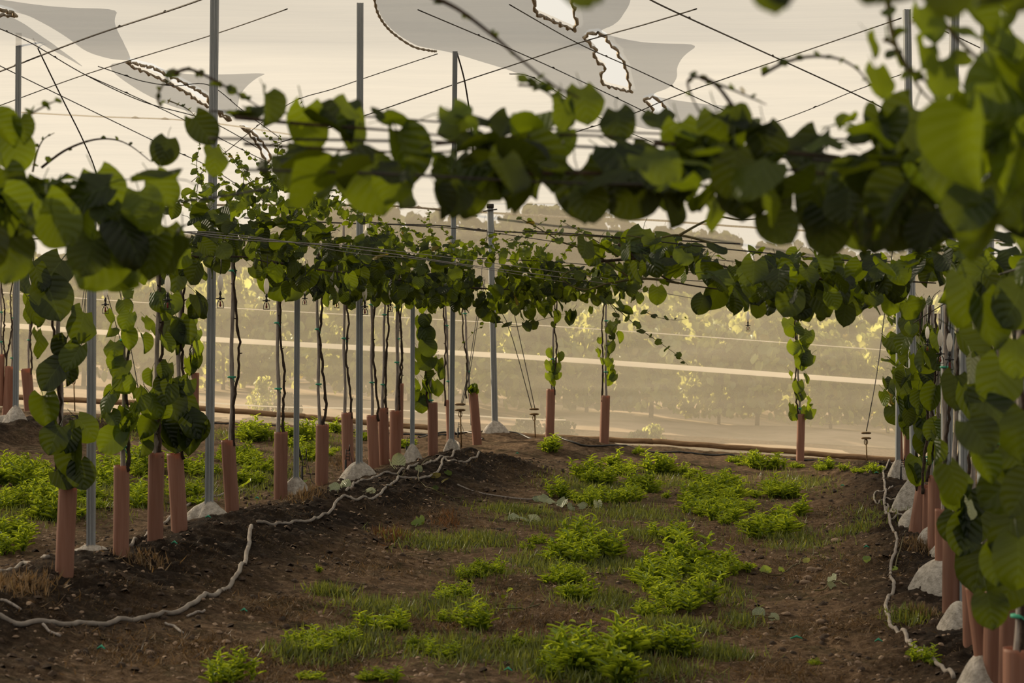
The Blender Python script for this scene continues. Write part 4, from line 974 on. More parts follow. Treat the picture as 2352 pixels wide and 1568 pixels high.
# ------------------------------------------------------------------ trellis wires
def twire(px, Ys, lab, r=.0035, mat='litewire'):
    pts = spline([P(x, y, Y) for (x, y), Y in zip(px, Ys)], 30)
    o = B().tube(pts, r, 5).build('trellis_wire', MT[mat], origin=pts[0]); tag(o, lab, 'wire')
twire([(-40, 545), (170, 548), (355, 530), (500, 540), (820, 572), (1100, 612), (1400, 652), (1620, 690)], [12, 12.5, 13, 14, 17, 21, 25, 28], 'brightest trellis wire along the front of the row canopy', .0045)
twire([(355, 520), (520, 548), (700, 558), (820, 566), (1100, 600), (1400, 640)], [13, 14, 15.5, 17, 21, 25], 'second trellis wire, twisted round the brightest one', .0035)
twire([(355, 538), (470, 532), (640, 552), (820, 582), (1000, 600), (1300, 648)], [13, 13.6, 15, 17, 20, 24.5], 'slack trellis wire drooping below the brightest one', .003)
twire([(780, 500), (900, 515), (1100, 530), (1420, 575), (1750, 605)], [19, 20, 22, 24, 26], 'higher trellis wire behind the corner post', .0045, 'wire')
twire([(1000, 590), (1250, 600), (1500, 620), (1800, 640), (2060, 650)], [24, 25, 26, 27, 27.5], 'far trellis wire strung between the lone end vines', .005, 'wire')
twire([(1380, 612), (1560, 620), (1800, 618), (2100, 640)], [26, 26, 26, 25], 'doubled far trellis wire behind the middle canopy', .006, 'wire')
twire([(1380, 630), (1600, 645), (1900, 655), (2100, 660)], [26, 26, 26, 25], 'lower far trellis wire behind the middle canopy', .005, 'wire')
twire([(1200, 530), (1400, 543), (1700, 575), (2000, 600), (2352, 590)], [13.6, 13.6, 13.6, 13.4, 12], 'dark trellis wire carrying the middle canopy', .0045, 'wire')
twire([(480, 255), (800, 265), (1150, 290), (1600, 310), (2352, 330)], [6, 6, 6, 6, 6], 'blurred upper trellis wire above the near leaves', .003, 'wire')
twire([(480, 318), (800, 322), (1150, 330), (1600, 350), (2352, 400)], [5.6]*5, 'blurred trellis wire threading the near leaves', .004, 'wire')
twire([(560, 390), (900, 400), (1300, 420), (1700, 430), (2400, 470)], [5.2]*5, 'blurred lower trellis wire with hanging round leaves', .004, 'wire')
twire([(-60, 470), (200, 480), (480, 455), (620, 430)], [6.4, 6.4, 6.6, 7], 'blurred trellis wire through the edge canopy', .004, 'wire')
twire([(2100, 740), (2250, 650), (2400, 600)], [14, 10, 7], 'trellis wire receding among the trunk leaves', .004, 'wire')

# ------------------------------------------------------------------ hanging sprinklers
def sprinkler(x, yw, wpx, Y, lab, drop=40, down=1.0, red=True):
    s = wpx/14.0*Y/F; top = P(x+2, yw-drop-26*wpx/12, Y); c = P(x, yw, Y)
    e = empty('micro_sprinkler', top, lab, 'sprinkler')
    B().tube([top, (top+c)/2+Vector((.003, 0, 0)), c+Vector((0, 0, 16*s))], .0032, 5).build('drop_hose', MT['black'], e, top)
    B().lathe(c, [(2.2*s, -18*s), (4.6*s, -12*s), (6.2*s, -3*s), (6.2*s, 4*s), (4.6*s, 12*s), (2.2*s, 18*s)], 8).build('weight', MT['white'], e, top)
    b = B(); q = c-Vector((0, 0, 30*s*down))
    b.lathe(c-Vector((0, 0, (18+7*down)*s)), [(1.8*s, -8*s*down), (1.6*s, -3*s), (3*s, 0), (3*s, 3*s), (1.6*s, 8*s*down)], 8)
    b.tube([q+Vector((-9*s, 0, -4*s)), q+Vector((9*s, 0, -4*s))], 1.7*s, 6)
    b.lathe(q+Vector((0, 0, -3*s)), [(2*s, -5*s), (3.2*s, -2*s), (3.2*s, 2*s), (2*s, 5*s)], 8)
    b.build('connector', MT['black'], e, top)
    b = B(); z0 = q-Vector((0, 0, 8*s))
    b.tube([z0+Vector((-3*s, 0, 0)), z0+Vector((-6*s, 0, -5*s)), z0+Vector((-7*s, 0, -16*s)), z0+Vector((7*s, 0, -16*s)), z0+Vector((6*s, 0, -5*s)), z0+Vector((3*s, 0, 0))], 1.1*s, 5)
    br_ = b.build('bridge', MT['black'], e, top)
    b = B().lathe(z0-Vector((0, 0, 8*s)), [(1*s, -6*s), (2.6*s, -3*s), (1.5*s, 2*s), (2.2*s, 6*s)], 8); b.build('spinner', MT['red'], br_, top)['label'] = 'dull red spinner'
for a in [(506, 643, 12, 15.8, 'hanging micro sprinkler just past the thickest post'), (612, 651, 11, 16.8, 'hanging sprinkler partly against the round dark leaves'), (700, 655, 8, 18.3, 'hanging sprinkler wrapped by a small curled leaf'),
          (773, 657, 9, 19.8, 'hanging sprinkler between two stakes ahead of the tall post'), (798, 658, 7, 22, 'smallest hanging sprinkler right before the tall post'), (838, 668, 10, 20.8, 'hanging sprinkler just beyond the tall post'), (897, 670, 8, 22, 'hanging sprinkler tucked under the canopy above crowded guards'),
          (385, 646, 12, 14.6, 'hanging sprinkler overlapped by the crinkled dark leaf'), (75, 630, 14, 13.4, 'hanging sprinkler beside the big drooping leaves'), (242, 660, 11, 14.5, 'hanging sprinkler beneath the blurred edge canopy'),
          (1718, 720, 7, 22, 'lone hanging sprinkler in the gap under the middle canopy'), (2160, 770, 12, 13.6, 'hanging sprinkler, paler of the adjoining pair'), (2181, 780, 13, 12.6, 'hanging sprinkler, duller of the adjoining pair'), (2285, 764, 20, 9.5, 'largest hanging sprinkler among the near trunk leaves'),
          (2130, 758, 9, 16, 'thin hanging sprinkler behind the wilted trunk leaves')]:
    sprinkler(a[0], a[1]+6, a[2]*1.25, a[3]-(1.3 if a[3] > 14 and a[0] < 1000 else 0), a[4])

# ------------------------------------------------------------------ drip stakes
def drip(px, yb, yt, lab, hook=True):
    g = hit(px, yb); Y = g.y; H = (yb-yt)/F*Y
    e = empty('drip_stake', g, lab, 'drip stake')
    B().box(g+Vector((0, 0, H*.3-.05)), (.020, .014, H*.6+.1), .2).build('stake_body', MT['black'], e, g)
    b = B()
    for dx in (-.018, .018): b.tube([g+Vector((dx+.02, 0, H*.55)), g+Vector((dx+.024, 0, H*.95))], .004, 5)
    for q in range(4): z = H*(.6+.1*q); b.tube([g+Vector((.002, 0, z)), g+Vector((.042, 0, z))], .0035, 5)
    b.tube([g+Vector((.04, 0, H*.9)), g+Vector((.045, 0, H*1.12))], [.008, .004], 6)
    b.build('ladder', MT['black'], e, g)
    if hook:
        pts = spline([g+Vector((.04, 0, H*.9)), g+Vector((.075, -.02, H*.5)), g+Vector((.11, -.05, H*.15)), g+Vector((.22, -.1, .02)), g+Vector((.34, -.12, .015))], 24)
        for p in pts: p.z = max(p.z, gf(p.x, p.y)+.005)
        B().tube(pts, .0035, 5).build('microtube', MT['black'], e, g)
drip(694, 1118, 1040, 'black drip stake with looped tube at the slim post')
drip(794, 1097, 1028, 'black drip stake in front of the twig guard')
drip(934, 1062, 1000, 'black drip stake leaning near the cone footing')
drip(1052, 1005, 968, 'black drip stake tangled by the brass clamp')
drip(2069, 1102, 1052, 'black ladder drip stake at the hose fork', False)
g = hit(690, 1075); o = B().tube(spline([g+Vector((.0, 0, .1)), g+Vector((-.03, 0, .22)), g+Vector((-.06, 0, .30)), g+Vector((-.03, 0, .27)), g+Vector((.01, 0, .12))], 16), .007, 6).build('coiled_tube', MT['black'], origin=g); tag(o, 'stiff black tube loop sticking up by the slim post', 'tube')

# ------------------------------------------------------------------ hoses
def hose(px, lab, r=.013, mat='hose', lift=0, name='grey_hose', cat='hose', wig=.0035):
    pts = []
    for x, y in px:
        h = hit(x, y)
        if h.y > 30.1: h = Vector(((x-HX)/F*30.1, 30.1, 0)); h.z = gf(h.x, h.y)
        pts.append(h)
    n = max(12, len(px)*9); sp = spline(pts, n); out_ = []
    for i, p in enumerate(sp):
        p = Vector((p.x+wig*math.sin(i*1.1)+wig*.7*math.sin(i*2.7), p.y+wig*math.sin(i*.9), 0)); p.z = gf(p.x, p.y)+r*.7+lift; out_.append(p)
    for _ in range(2):
        for i in range(1, n-1): out_[i].z = max(out_[i].z, (out_[i-1].z+out_[i+1].z)/2-.003)
    o = B().tube(out_, r, 8).build(name, MT[mat], origin=out_[0]); tag(o, lab, cat)
hose([(-60, 1412), (0, 1418), (120, 1432), (230, 1437), (330, 1424), (430, 1398), (500, 1368), (545, 1320), (568, 1270), (577, 1212)], 'thick grey hose sweeping along the foot of the nearest mound', .0155)
hose([(590, 1204), (640, 1204), (690, 1199), (740, 1188), (772, 1158), (790, 1140), (830, 1144), (880, 1132), (912, 1104), (922, 1098), (970, 1100), (1008, 1080), (1018, 1056), (1040, 1058), (1078, 1056), (1100, 1040)], 'long grey hose continuing along the mound past the crowded guards', .0125)
hose([(770, 1132), (800, 1126), (830, 1104), (880, 1088), (920, 1083), (940, 1072), (980, 1066), (1010, 1050), (1042, 1040), (1054, 1022), (1046, 1014)], 'upper grey hose winding at the foot of the crowded guards', .0125)
hose([(-60, 1335), (0, 1316), (50, 1300), (110, 1284)], 'grey hose length emerging behind the nearest guard', .014)
hose([(300, 1256), (340, 1225), (390, 1190), (440, 1155), (500, 1140), (550, 1130), (600, 1112)], 'grey hose passing behind the close pair and the white mound', .012)
hose([(2190, 1560), (2150, 1528), (2100, 1490), (2082, 1466), (2060, 1448), (2040, 1420), (2036, 1385), (2054, 1345), (2045, 1310), (2060, 1245), (2044, 1200), (2032, 1165), (2034, 1130), (2030, 1100), (2028, 1074)], 'pale grey hose winding up beside the row of leafy guards', .0125)
hose([(2060, 1186), (2040, 1180), (2036, 1168)], 'short curled hose branch by the concrete lump', .010)
hose([(2088, 1186), (2060, 1180), (2040, 1170), (2034, 1158)], 'hose branch leading to the steeply leaning guard', .010)
hose([(2058, 1150), (2036, 1145), (2010, 1150), (2008, 1140), (2030, 1128), (2050, 1118)], 'looped hose offshoot above the fork', .009)
hose([(1996, 1090), (2015, 1075), (2040, 1066), (2062, 1062)], 'straw coloured pipe arching towards the ladder stake', .009, lift=.02)
hose([(960, 1010), (1000, 1000), (1040, 995), (1080, 1000), (1110, 1014)], 'black pipe arching over the mound end', .012, 'black', name='black_pipe', cat='pipe', lift=.03)
hose([(700, 975), (900, 985), (1100, 988), (1200, 1000), (1300, 1012), (1400, 1024), (1550, 1040), (1700, 1050), (1850, 1058), (2060, 1062)], 'long black irrigation pipe lying before the foot of the net', .013, 'black', name='black_pipe', cat='pipe')
hose([(350, 958), (500, 965), (650, 975)], 'black irrigation pipe behind the close pair of guards', .013, 'black', name='black_pipe', cat='pipe')
for i, (a, b_, lab) in enumerate([((-20, 1378), (48, 1408), 'dry pale stick lying beside the thick hose at the frame edge'), ((98, 1440), (138, 1468), 'short pale stick crossing under the thick hose'), ((380, 1436), (420, 1458), 'thin pale stick lying below the thick hose'), ((470, 1408), (430, 1420), 'bark strip beside the hose bend'),
                                  ((1050, 1116), (1240, 1150), 'long thin cut cane lying on the mound flank')]):
    p, q = hit(*a), hit(*b_); pts = [p.lerp(q, t/6) for t in range(7)]
    for v in pts: v.z = gf(v.x, v.y)+.012
    o = B().tube(pts, .008, 6).build('dry_stick', MT['stake'], origin=p); tag(o, lab, 'stick')
# battens at the foot of the net
def batten(x0, y0, x1, y1, lab, r=.04):
    p, q = P(x0, y0, 30.4), P(x1, y1, 30.4); n = 24
    pts = [p.lerp(q, t/n)+Vector((0, 0, .004*math.sin(t*.9))) for t in range(n+1)]
    o = B().tube(pts, r, 8).build('net_batten', MT['wood'], origin=p); tag(o, lab, 'batten')
batten(330, 928, 700, 956, 'timber pole weighing down the net behind the slim posts')
batten(700, 957, 985, 982, 'timber pole at the net foot behind the crowded guards')
batten(1180, 1000, 1500, 1014, 'timber pole at the net foot behind the lone guards')
batten(1498, 1013, 1835, 1038, 'sunlit timber pole at the net foot before the leafy lone guard')
batten(1840, 1040, 2200, 1066, 'timber pole at the net foot beyond the leafy lone guard')
batten(-80, 906, 325, 926, 'timber pole at the net foot behind the nearest guard')
# blue twine
p = P(2238, 820, 9.5)
for (x0, y0, x1, y1, lab) in ((2232, 806, 2242, 826, 'scrap of blue twine tied to a stake by the large sprinkler'), (2280, 850, 2290, 880, 'blue twine knot hanging under the large sprinkler')):
    a, b_ = P(x0, y0, 9.4), P(x1, y1, 9.4); o = B().tube([a, (a+b_)/2+Vector((.006, 0, 0)), b_], .006, 6).build('twine', MT['blue'], origin=a); tag(o, lab, 'twine')
# strip of white plastic on the canopy
a, b_ = P(845, 510, 20.5), P(832, 548, 20.5)
o = B().add([a+Vector((-.02, 0, 0)), a+Vector((.05, .01, .0)), a+Vector((.03, -.02, -.09)), b_+Vector((.02, 0, 0)), b_+Vector((-.02, .01, 0)), a+Vector((-.03, .02, -.07))], [(0, 1, 2, 5), (5, 2, 3, 4)])
o = o.build('plastic_scrap', MT['white'], origin=a); md = o.modifiers.new('s', 'SOLIDIFY'); md.thickness = .003; tag(o, 'scrap of white plastic caught on the canopy by the tall post', 'scrap')

# ------------------------------------------------------------------ weeds
def weed_mesh(seed, stems=9, hmax=.2, spread=.12, leaf=.075):
    rs = np.random.RandomState(seed); pos = []; n = []; d = []; sz = []
    for s in range(stems):
        a = rs.rand()*2*PI; tilt = rs.rand()*.42; h = hmax*(.3+.7*rs.rand())*(1-.3*tilt)
        ax = np.array([math.cos(a)*tilt, math.sin(a)*tilt, 1.0]); ax /= np.linalg.norm(ax)
        o = np.array([math.cos(a), math.sin(a), 0])*spread*.5*rs.rand()**.6
        m = 11
        for i in range(m):
            t = (i+.5)/m; phi = i*2.4+s; out_ = np.array([math.cos(phi), math.sin(phi), .5+1.6*t+.5*rs.rand()])
            out_ /= np.linalg.norm(out_); L_ = leaf*(1.15-.5*t)*(.8+.4*rs.rand())
            p = o+ax*h*t+out_*L_*.45
            pos.append(p); d.append(out_); n.append(np.array([-math.cos(phi)*.7, -math.sin(phi)*.7, .9])); sz.append(L_)
    K = len(pos); V, Q, UV = LANCE[0]
    o = scatter('weed', LANCE, np.array(pos), np.array(n), np.array(d), np.array(sz), np.clip(.55+rs.randn(K)*.2, .1, .93), MT['weed'], rs=rs)
    me = o.data; bpy.data.objects.remove(o); return me
WM = [weed_mesh(1, 9, .20, .24, .10), weed_mesh(2, 11, .28, .28, .115), weed_mesh(3, 7, .12, .22, .085), weed_mesh(4, 10, .17, .34, .10), weed_mesh(5, 13, .24, .36, .11), weed_mesh(6, 6, .26, .16, .12)]
def weeds(cl, lab, grp, rs):
    for (cx, cy, rx, ry, n, s) in cl:
        for i in range(n):
            h = hit(cx+rs.randn()*rx*.55 if n > 1 else cx, cy+rs.randn()*ry*.55 if n > 1 else cy)
            if h.y > 29.6: h = Vector((h.x, 29.6, gf(h.x, 29.6)))
            k = rs.randint(6); o = bpy.data.objects.new('weed_clump', WM[k]); COL.objects.link(o)
            o.location = h-Vector((0, 0, .01)); o.rotation_euler = (0, 0, rs.rand()*6.28); q = s*(.45+.9*rs.rand()**1.3); o.scale = (q, q, q*(.85+.3*rs.rand()))
            tag(o, lab, 'weed', grp)
rs = np.random.RandomState(77)
weeds([(1360, 1105, 40, 22, 7, 1.0), (1430, 1085, 28, 8, 5, 1.0), (1370, 1150, 70, 16, 8, .9), (1285, 1145, 40, 8, 4, .75), (1550, 1095, 60, 12, 6, .9), (1480, 1130, 50, 14, 5, .8)], 'bright green weed clump in the tall thicket below the lone guards', 'weeds in the far alley thicket', rs)
weeds([(1640, 1130, 70, 24, 11, .9), (1710, 1180, 80, 28, 13, .95), (1790, 1210, 60, 30, 11, .9), (1600, 1170, 60, 20, 7, .8), (1760, 1140, 60, 20, 7, .8), (1560, 1232, 30, 8, 5, .8)], 'green weed clump in the broad mat beside the leafy mound', 'weeds in the broad alley mat', rs)
weeds([(1720, 1066, 45, 8, 7, .9), (1890, 1078, 60, 6, 7, .7), (1975, 1084, 30, 4, 3, .6), (1265, 1035, 8, 6, 2, .9), (1440, 1045, 30, 5, 2, .5)], 'small weed clump in the line before the black pipe', 'weeds along the black pipe', rs)
weeds([(1320, 1285, 45, 14, 7, .9), (1392, 1280, 15, 8, 3, .8), (1290, 1330, 50, 14, 4, .6), (1330, 1372, 25, 8, 3, .7), (1240, 1250, 60, 10, 4, .5)], 'weed clump in the centre of the alley', 'weeds in the alley centre', rs)
weeds([(1500, 1345, 50, 20, 7, .95), (1560, 1325, 60, 18, 9, 1.0), (1640, 1320, 40, 14, 5, .9), (1560, 1385, 60, 18, 8, .85), (1520, 1410, 30, 10, 3, .7), (1700, 1310, 15, 6, 2, .6)], 'leafy weed clump in the patch opposite the largest concrete lump', 'weeds in the middle alley patch', rs)
weeds([(1290, 1545, 50, 20, 7, 1.0), (1350, 1515, 50, 22, 8, 1.0), (1450, 1500, 60, 24, 8, .9), (1530, 1490, 40, 16, 4, .8), (1400, 1560, 60, 10, 5, .9)], 'tall weed clump in the patch cut by the bottom edge', 'weeds at the bottom edge', rs)
weeds([(895, 1440, 30, 12, 5, .75), (955, 1488, 40, 7, 5, .5), (1100, 1322, 30, 6, 5, .55), (1058, 1372, 14, 5, 3, .55), (1020, 1380, 20, 6, 2, .45), (1090, 1440, 14, 6, 2, .6), (790, 1470, 40, 14, 5, .55), (720, 1490, 40, 8, 3, .5), (1190, 1480, 20, 6, 3, .5), (1020, 1425, 20, 6, 2, .4), (510, 1562, 20, 6, 3, .6), (1000, 1500, 30, 8, 3, .45), (870, 1560, 60, 6, 3, .5), (740, 1560, 30, 6, 2, .5)],
      'small weed tuft on the trodden soil beside the nearer mound', 'small weeds on the trodden soil', rs)
weeds([(35, 1075, 40, 16, 6, 1.0), (100, 1095, 60, 20, 8, 1.0), (50, 1150, 50, 24, 8, .95), (110, 1180, 40, 24, 6, .9), (20, 1240, 24, 14, 3, .9), (190, 1160, 40, 30, 7, .9), (235, 1100, 30, 24, 5, .9), (15, 1265, 20, 10, 2, .9)], 'weed clump in the dense strip behind the nearest guards', 'weeds behind the nearest guards', rs)
weeds([(330, 1090, 40, 20, 7, .95), (320, 1150, 30, 20, 5, .9), (440, 1090, 40, 24, 7, .95), (445, 1150, 20, 14, 3, .9), (550, 1060, 40, 20, 7, .9), (590, 1010, 40, 10, 5, .9), (600, 1080, 30, 14, 5, .9), (560, 1110, 30, 10, 3, .8)], 'weed clump behind the close pair and the thickest post', 'weeds behind the close pair', rs)
weeds([(700, 1050, 30, 20, 6, .9), (720, 1000, 40, 12, 5, .9), (770, 985, 30, 8, 4, .8), (650, 1000, 30, 10, 3, .8), (760, 1040, 20, 10, 3, .8), (838, 1010, 14, 10, 2, .8), (925, 1030, 14, 8, 2, .7), (300, 985, 30, 8, 3, .7), (430, 980, 30, 8, 3, .7)], 'weed clump behind the slim posts near the net', 'weeds behind the slim posts', rs)
weeds([(730, 1312, 1, 1, 1, .5), ], 'yellowish weed tuft alone on the dark mound flank', None, rs)
weeds([(2130, 1522, 14, 5, 3, .5)], 'tiny weed beside the end of the pale hose', 'weeds at the hose end', rs)
weeds([(1880, 1528, 14, 3, 2, .3)], 'tiny flat weed on bare soil near the bottom', 'flat weeds near the bottom', rs)

def blades(name, cl, mat, h, lab, cat, rs, flat=.0, temp=BLADE, base=.5, kind='stuff'):
    pos = []; n = []; d = []; sz = []
    for (cx, cy, rx, ry, cnt) in cl:
        c = hit(cx, cy); a = hit(cx, cy+ry); wx = rx/F*c.y; wy = abs(c.y-a.y)+.05
        x = c.x+rs.randn(cnt)*wx*.6; y = c.y+rs.randn(cnt)*wy*.6
        y = np.minimum(y, 30.3); z = gz(x, y); pos.append(np.stack([x, y, z-.004], 1))
        az = rs.rand(cnt)*6.28; el = (.15+rs.rand(cnt)*1.2)*(1-flat)+flat*rs.rand(cnt)*.25
        dd = np.stack([np.cos(az)*np.cos(el), np.sin(az)*np.cos(el), np.sin(el)], 1); d.append(dd)
        n.append(np.stack([-np.cos(az)*np.sin(el), -np.sin(az)*np.sin(el), np.cos(el)], 1)+rs.randn(cnt, 3)*.4)
        sz.append(h*(.4+rs.rand(cnt)*.8))
    pos = np.concatenate(pos)
    o = scatter(name, temp, pos, np.concatenate(n), np.concatenate(d), np.concatenate(sz), tints(len(pos), rs, base, .22, .01), MT[mat], rs=rs)
    tag(o, lab, cat, kind=kind); return o
blades('low_grass', [(880, 1400, 90, 20, 1500), (1000, 1250, 90, 14, 1500), (1110, 1240, 60, 12, 1200), (1180, 1170, 80, 10, 1500), (1300, 1210, 120, 14, 1800), (1450, 1180, 100, 16, 2200), (1500, 1230, 100, 14, 1600), (1790, 1230, 80, 30, 3000), (1840, 1110, 60, 16, 1500), (1250, 1300, 90, 18, 1600), (1400, 1300, 90, 16, 1600), (1620, 1360, 80, 24, 1600), (1380, 1380, 90, 16, 1200),
                     (1560, 1440, 80, 20, 1500), (800, 1480, 90, 20, 1800), (1050, 1400, 90, 16, 1200), (1050, 1500, 110, 20, 1800), (700, 1510, 70, 14, 1000), (1240, 1500, 90, 20, 1500), (760, 1360, 50, 10, 700), (1650, 1500, 70, 16, 900), (600, 1100, 80, 40, 2600), (430, 1120, 60, 50, 2400), (100, 1150, 110, 60, 5200), (250, 1150, 80, 50, 2600), (720, 1020, 60, 30, 1800), (560, 1000, 90, 14, 1500), (1600, 1110, 150, 24, 4200), (1350, 1120, 90, 20, 2400),
                     (2080, 1420, 40, 14, 500), (2000, 1190, 60, 12, 500), (1960, 1220, 50, 8, 500), (330, 1000, 100, 10, 1200), (1300, 1555, 120, 14, 1400), (1480, 1545, 120, 16, 1500), (1700, 1430, 40, 10, 500), (1100, 1320, 60, 10, 700)],
       'grass', .075, 'short dull green ground cover patches along the alleys', 'grass', np.random.RandomState(3), base=.45)
blades('dry_thatch', [(x, y, 120, 30, 2600) for x, y in ((650, 1400), (850, 1300), (1000, 1440), (1150, 1360), (1000, 1190), (1200, 1090), (1400, 1250), (1500, 1540), (1700, 1440), (1800, 1330), (1900, 1180), (1950, 1440), (1800, 1540), (600, 1540), (300, 1510), (1200, 1440), (1300, 1420), (1650, 1240), (500, 1490), (760, 1540), (1950, 1300))],
       'straw', .05, 'brown dry thatch covering the alley soil', 'dry grass', np.random.RandomState(4), flat=.85, base=.3)
blades('mulch', [(x, y, 90, 22, 1300) for x, y in ((100, 1400), (300, 1340), (450, 1270), (600, 1240), (700, 1190), (850, 1180), (1000, 1120), (1100, 1060), (2060, 1300), (2100, 1420), (2000, 1150), (100, 1010), (300, 1400), (500, 1340), (2040, 1230), (2100, 1520))],
       'straw', .035, 'dark fibrous mulch strewn over the mounds', 'mulch', np.random.RandomState(14), flat=.9, base=.05)
for (cx, cy, rx, ry, n, lab) in ((905, 1232, 40, 16, 420, 'rusty brown dried grass tuft on the mound flank'), (1030, 1200, 24, 10, 220, 'smaller rusty grass tuft beyond the reddish one'), (2110, 1250, 34, 12, 420, 'dry golden tuft before the concrete lump of the leafy row'), (2120, 1408, 30, 12, 300, 'dry tuft mixed with green above the hose bend'), (40, 1350, 70, 20, 900, 'pale dry grass at the foot of the nearest guard'),
                             (700, 1140, 40, 12, 400, 'golden dry tuft at the foot of the drip stake'), (790, 1060, 26, 20, 420, 'grey brown seed heads behind the twig guard'), (330, 1290, 60, 14, 260, 'thin dry grass around the close pair')):
    blades('dry_tuft', [(cx, cy, rx, ry, n)], 'rust' if 'rust' in lab else 'straw', .075, lab, 'dry grass', np.random.RandomState(int(cx)), base=.5, kind='stuff')

# ------------------------------------------------------------------ stones, litter
def stone_mesh(seed):
    rs = np.random.RandomState(seed); b = B(); n = 10
    prof = [(math.sin(t*PI/6)*(1+.1*rs.randn()), -math.cos(t*PI/6)*.62) for t in range(7)]; prof[0] = (.08, -.62); prof[-1] = (.08, .62)
    b.lathe((0, 0, 0), prof, n)
    b.v = [(x*(1+.25*math.sin(y*3+seed)), y*(1+.15*math.cos(x*4+seed)), z*(1+.2*math.sin(x*2+seed))) for x, y, z in b.v]
    o = b.build('s', MT['stone']); me = o.data; bpy.data.objects.remove(o); return me
SMs = [stone_mesh(i) for i in range(5)]
rs = np.random.RandomState(8)
def stones(spec, lab, grp):
    for (x, y, s) in spec:
        h = hit(x, y); o = bpy.data.objects.new('stone', SMs[rs.randint(5)]); COL.objects.link(o)
        q = s/2/F*h.y; o.location = h+Vector((0, 0, q*.25)); o.scale = (q*1.2, q*1.0, q); o.rotation_euler = (0, 0, rs.rand()*6); tag(o, lab, 'stone', grp)
stones([(1865, 1312, 24), (1855, 1332, 22), (1880, 1310, 14), (1848, 1340, 20), (1895, 1282, 12), (1902, 1284, 10), (1875, 1272, 10), (1808, 1278, 8), (1922, 1244, 20), (1890, 1342, 12), (1830, 1325, 10), (1925, 1316, 14)], 'rounded brown stone in the cluster at the edge of the alley', 'stones clustered at the alley edge')
stones([(1885, 1432, 20), (1893, 1448, 16), (1806, 1414, 20), (1925, 1470, 14), (1770, 1432, 12), (1800, 1474, 10), (2052, 1408, 16), (2085, 1400, 18)], 'stone lying on bare soil beyond the wilted cut shoots', 'stones on the lower bare soil')
stones([(rs.randint(30, 620), rs.randint(1440, 1560), rs.randint(7, 16)) for _ in range(26)]+[(520, 1478, 22), (345, 1503, 20), (463, 1380, 16)], 'small stone on the soil below the thick hose', 'stones below the thick hose')
stones([(rs.randint(760, 1010), rs.randint(1210, 1300), rs.randint(7, 14)) for _ in range(24)]+[(958, 1236, 16), (982, 1226, 13)], 'small pale stone at the foot of the mound near the rusty tufts', 'stones near the rusty tufts')
stones([(rs.randint(1850, 2080), rs.randint(1180, 1540), rs.randint(5, 11)) for _ in range(40)], 'tiny pebble on the flank below the pale hose', 'pebbles on the hose flank')
# gravel bits
rr = np.random.RandomState(9); n = 5200
gx = rr.rand(n)*7.5-4.2; gy = 9.5+rr.rand(n)**1.3*16; V0 = np.array([(-1, -1, 0), (1, -1, 0), (1, 1, 0), (-1, 1, 0), (-.6, -.6, .8), (.6, -.6, .8), (.6, .6, .8), (-.6, .6, .8)])*.5
Q0 = np.array([(0, 1, 5, 4), (1, 2, 6, 5), (2, 3, 7, 6), (3, 0, 4, 7), (4, 5, 6, 7)])
o = scatter('gravel', [(V0, Q0, np.zeros((8, 2)))], np.stack([gx, gy, gz(gx, gy)-.001], 1), np.stack([rr.randn(n)*.3, rr.randn(n)*.3, np.ones(n)], 1), rr.randn(n, 3), .007+.026*rr.rand(n)**3, rr.rand(n), MT['stone'], rs=rr)
tag(o, 'fine gravel crumbs scattered over mounds and alleys', 'gravel', kind='stuff')
MT['clod'] = simple('soil_clod', (.075, .05, .035), (.025, .018, .013), 20, .95, bump=.5)
n = 9000; gy = 9.8+rr.rand(n)**1.2*17; wh = rr.rand(n); gx = np.where(wh < .55, rowL(gy)+rr.randn(n)*.75, np.where(wh < .85, rowR(gy)+rr.randn(n)*.75, rr.rand(n)*7-4))
o = scatter('soil_clods', [(V0, Q0, np.zeros((8, 2)))], np.stack([gx, gy, gz(gx, gy)-.002], 1), np.stack([rr.randn(n)*.5, rr.randn(n)*.5, np.ones(n)], 1), rr.randn(n, 3), .010+.045*rr.rand(n)**4, rr.rand(n), MT['clod'], rs=rr)
tag(o, 'dark crumbly soil clods covering the mounds', 'soil', kind='stuff')
# scraps of green tie tape on the soil
for i, (x, y) in enumerate([(400, 1252), (590, 1148), (478, 1195), (560, 1408), (1188, 1044), (1935, 1118), (1990, 1260), (1830, 1470), (2018, 1478), (1167, 1548), (232, 1495), (2013, 1088)]):
    h = hit(x, y)+Vector((0, 0, .012)); q = .022 if i != 7 else .04
    o = B().tube([h+Vector((-q, 0, 0)), h+Vector((0, .01, .012)), h+Vector((q, -.01, 0))], [.004, .009, .004], 5).build('tie_scrap', MT['tie'], origin=h)
    tag(o, 'scrap of green tie tape lying on the soil', 'scrap', 'green tie scraps on the soil')
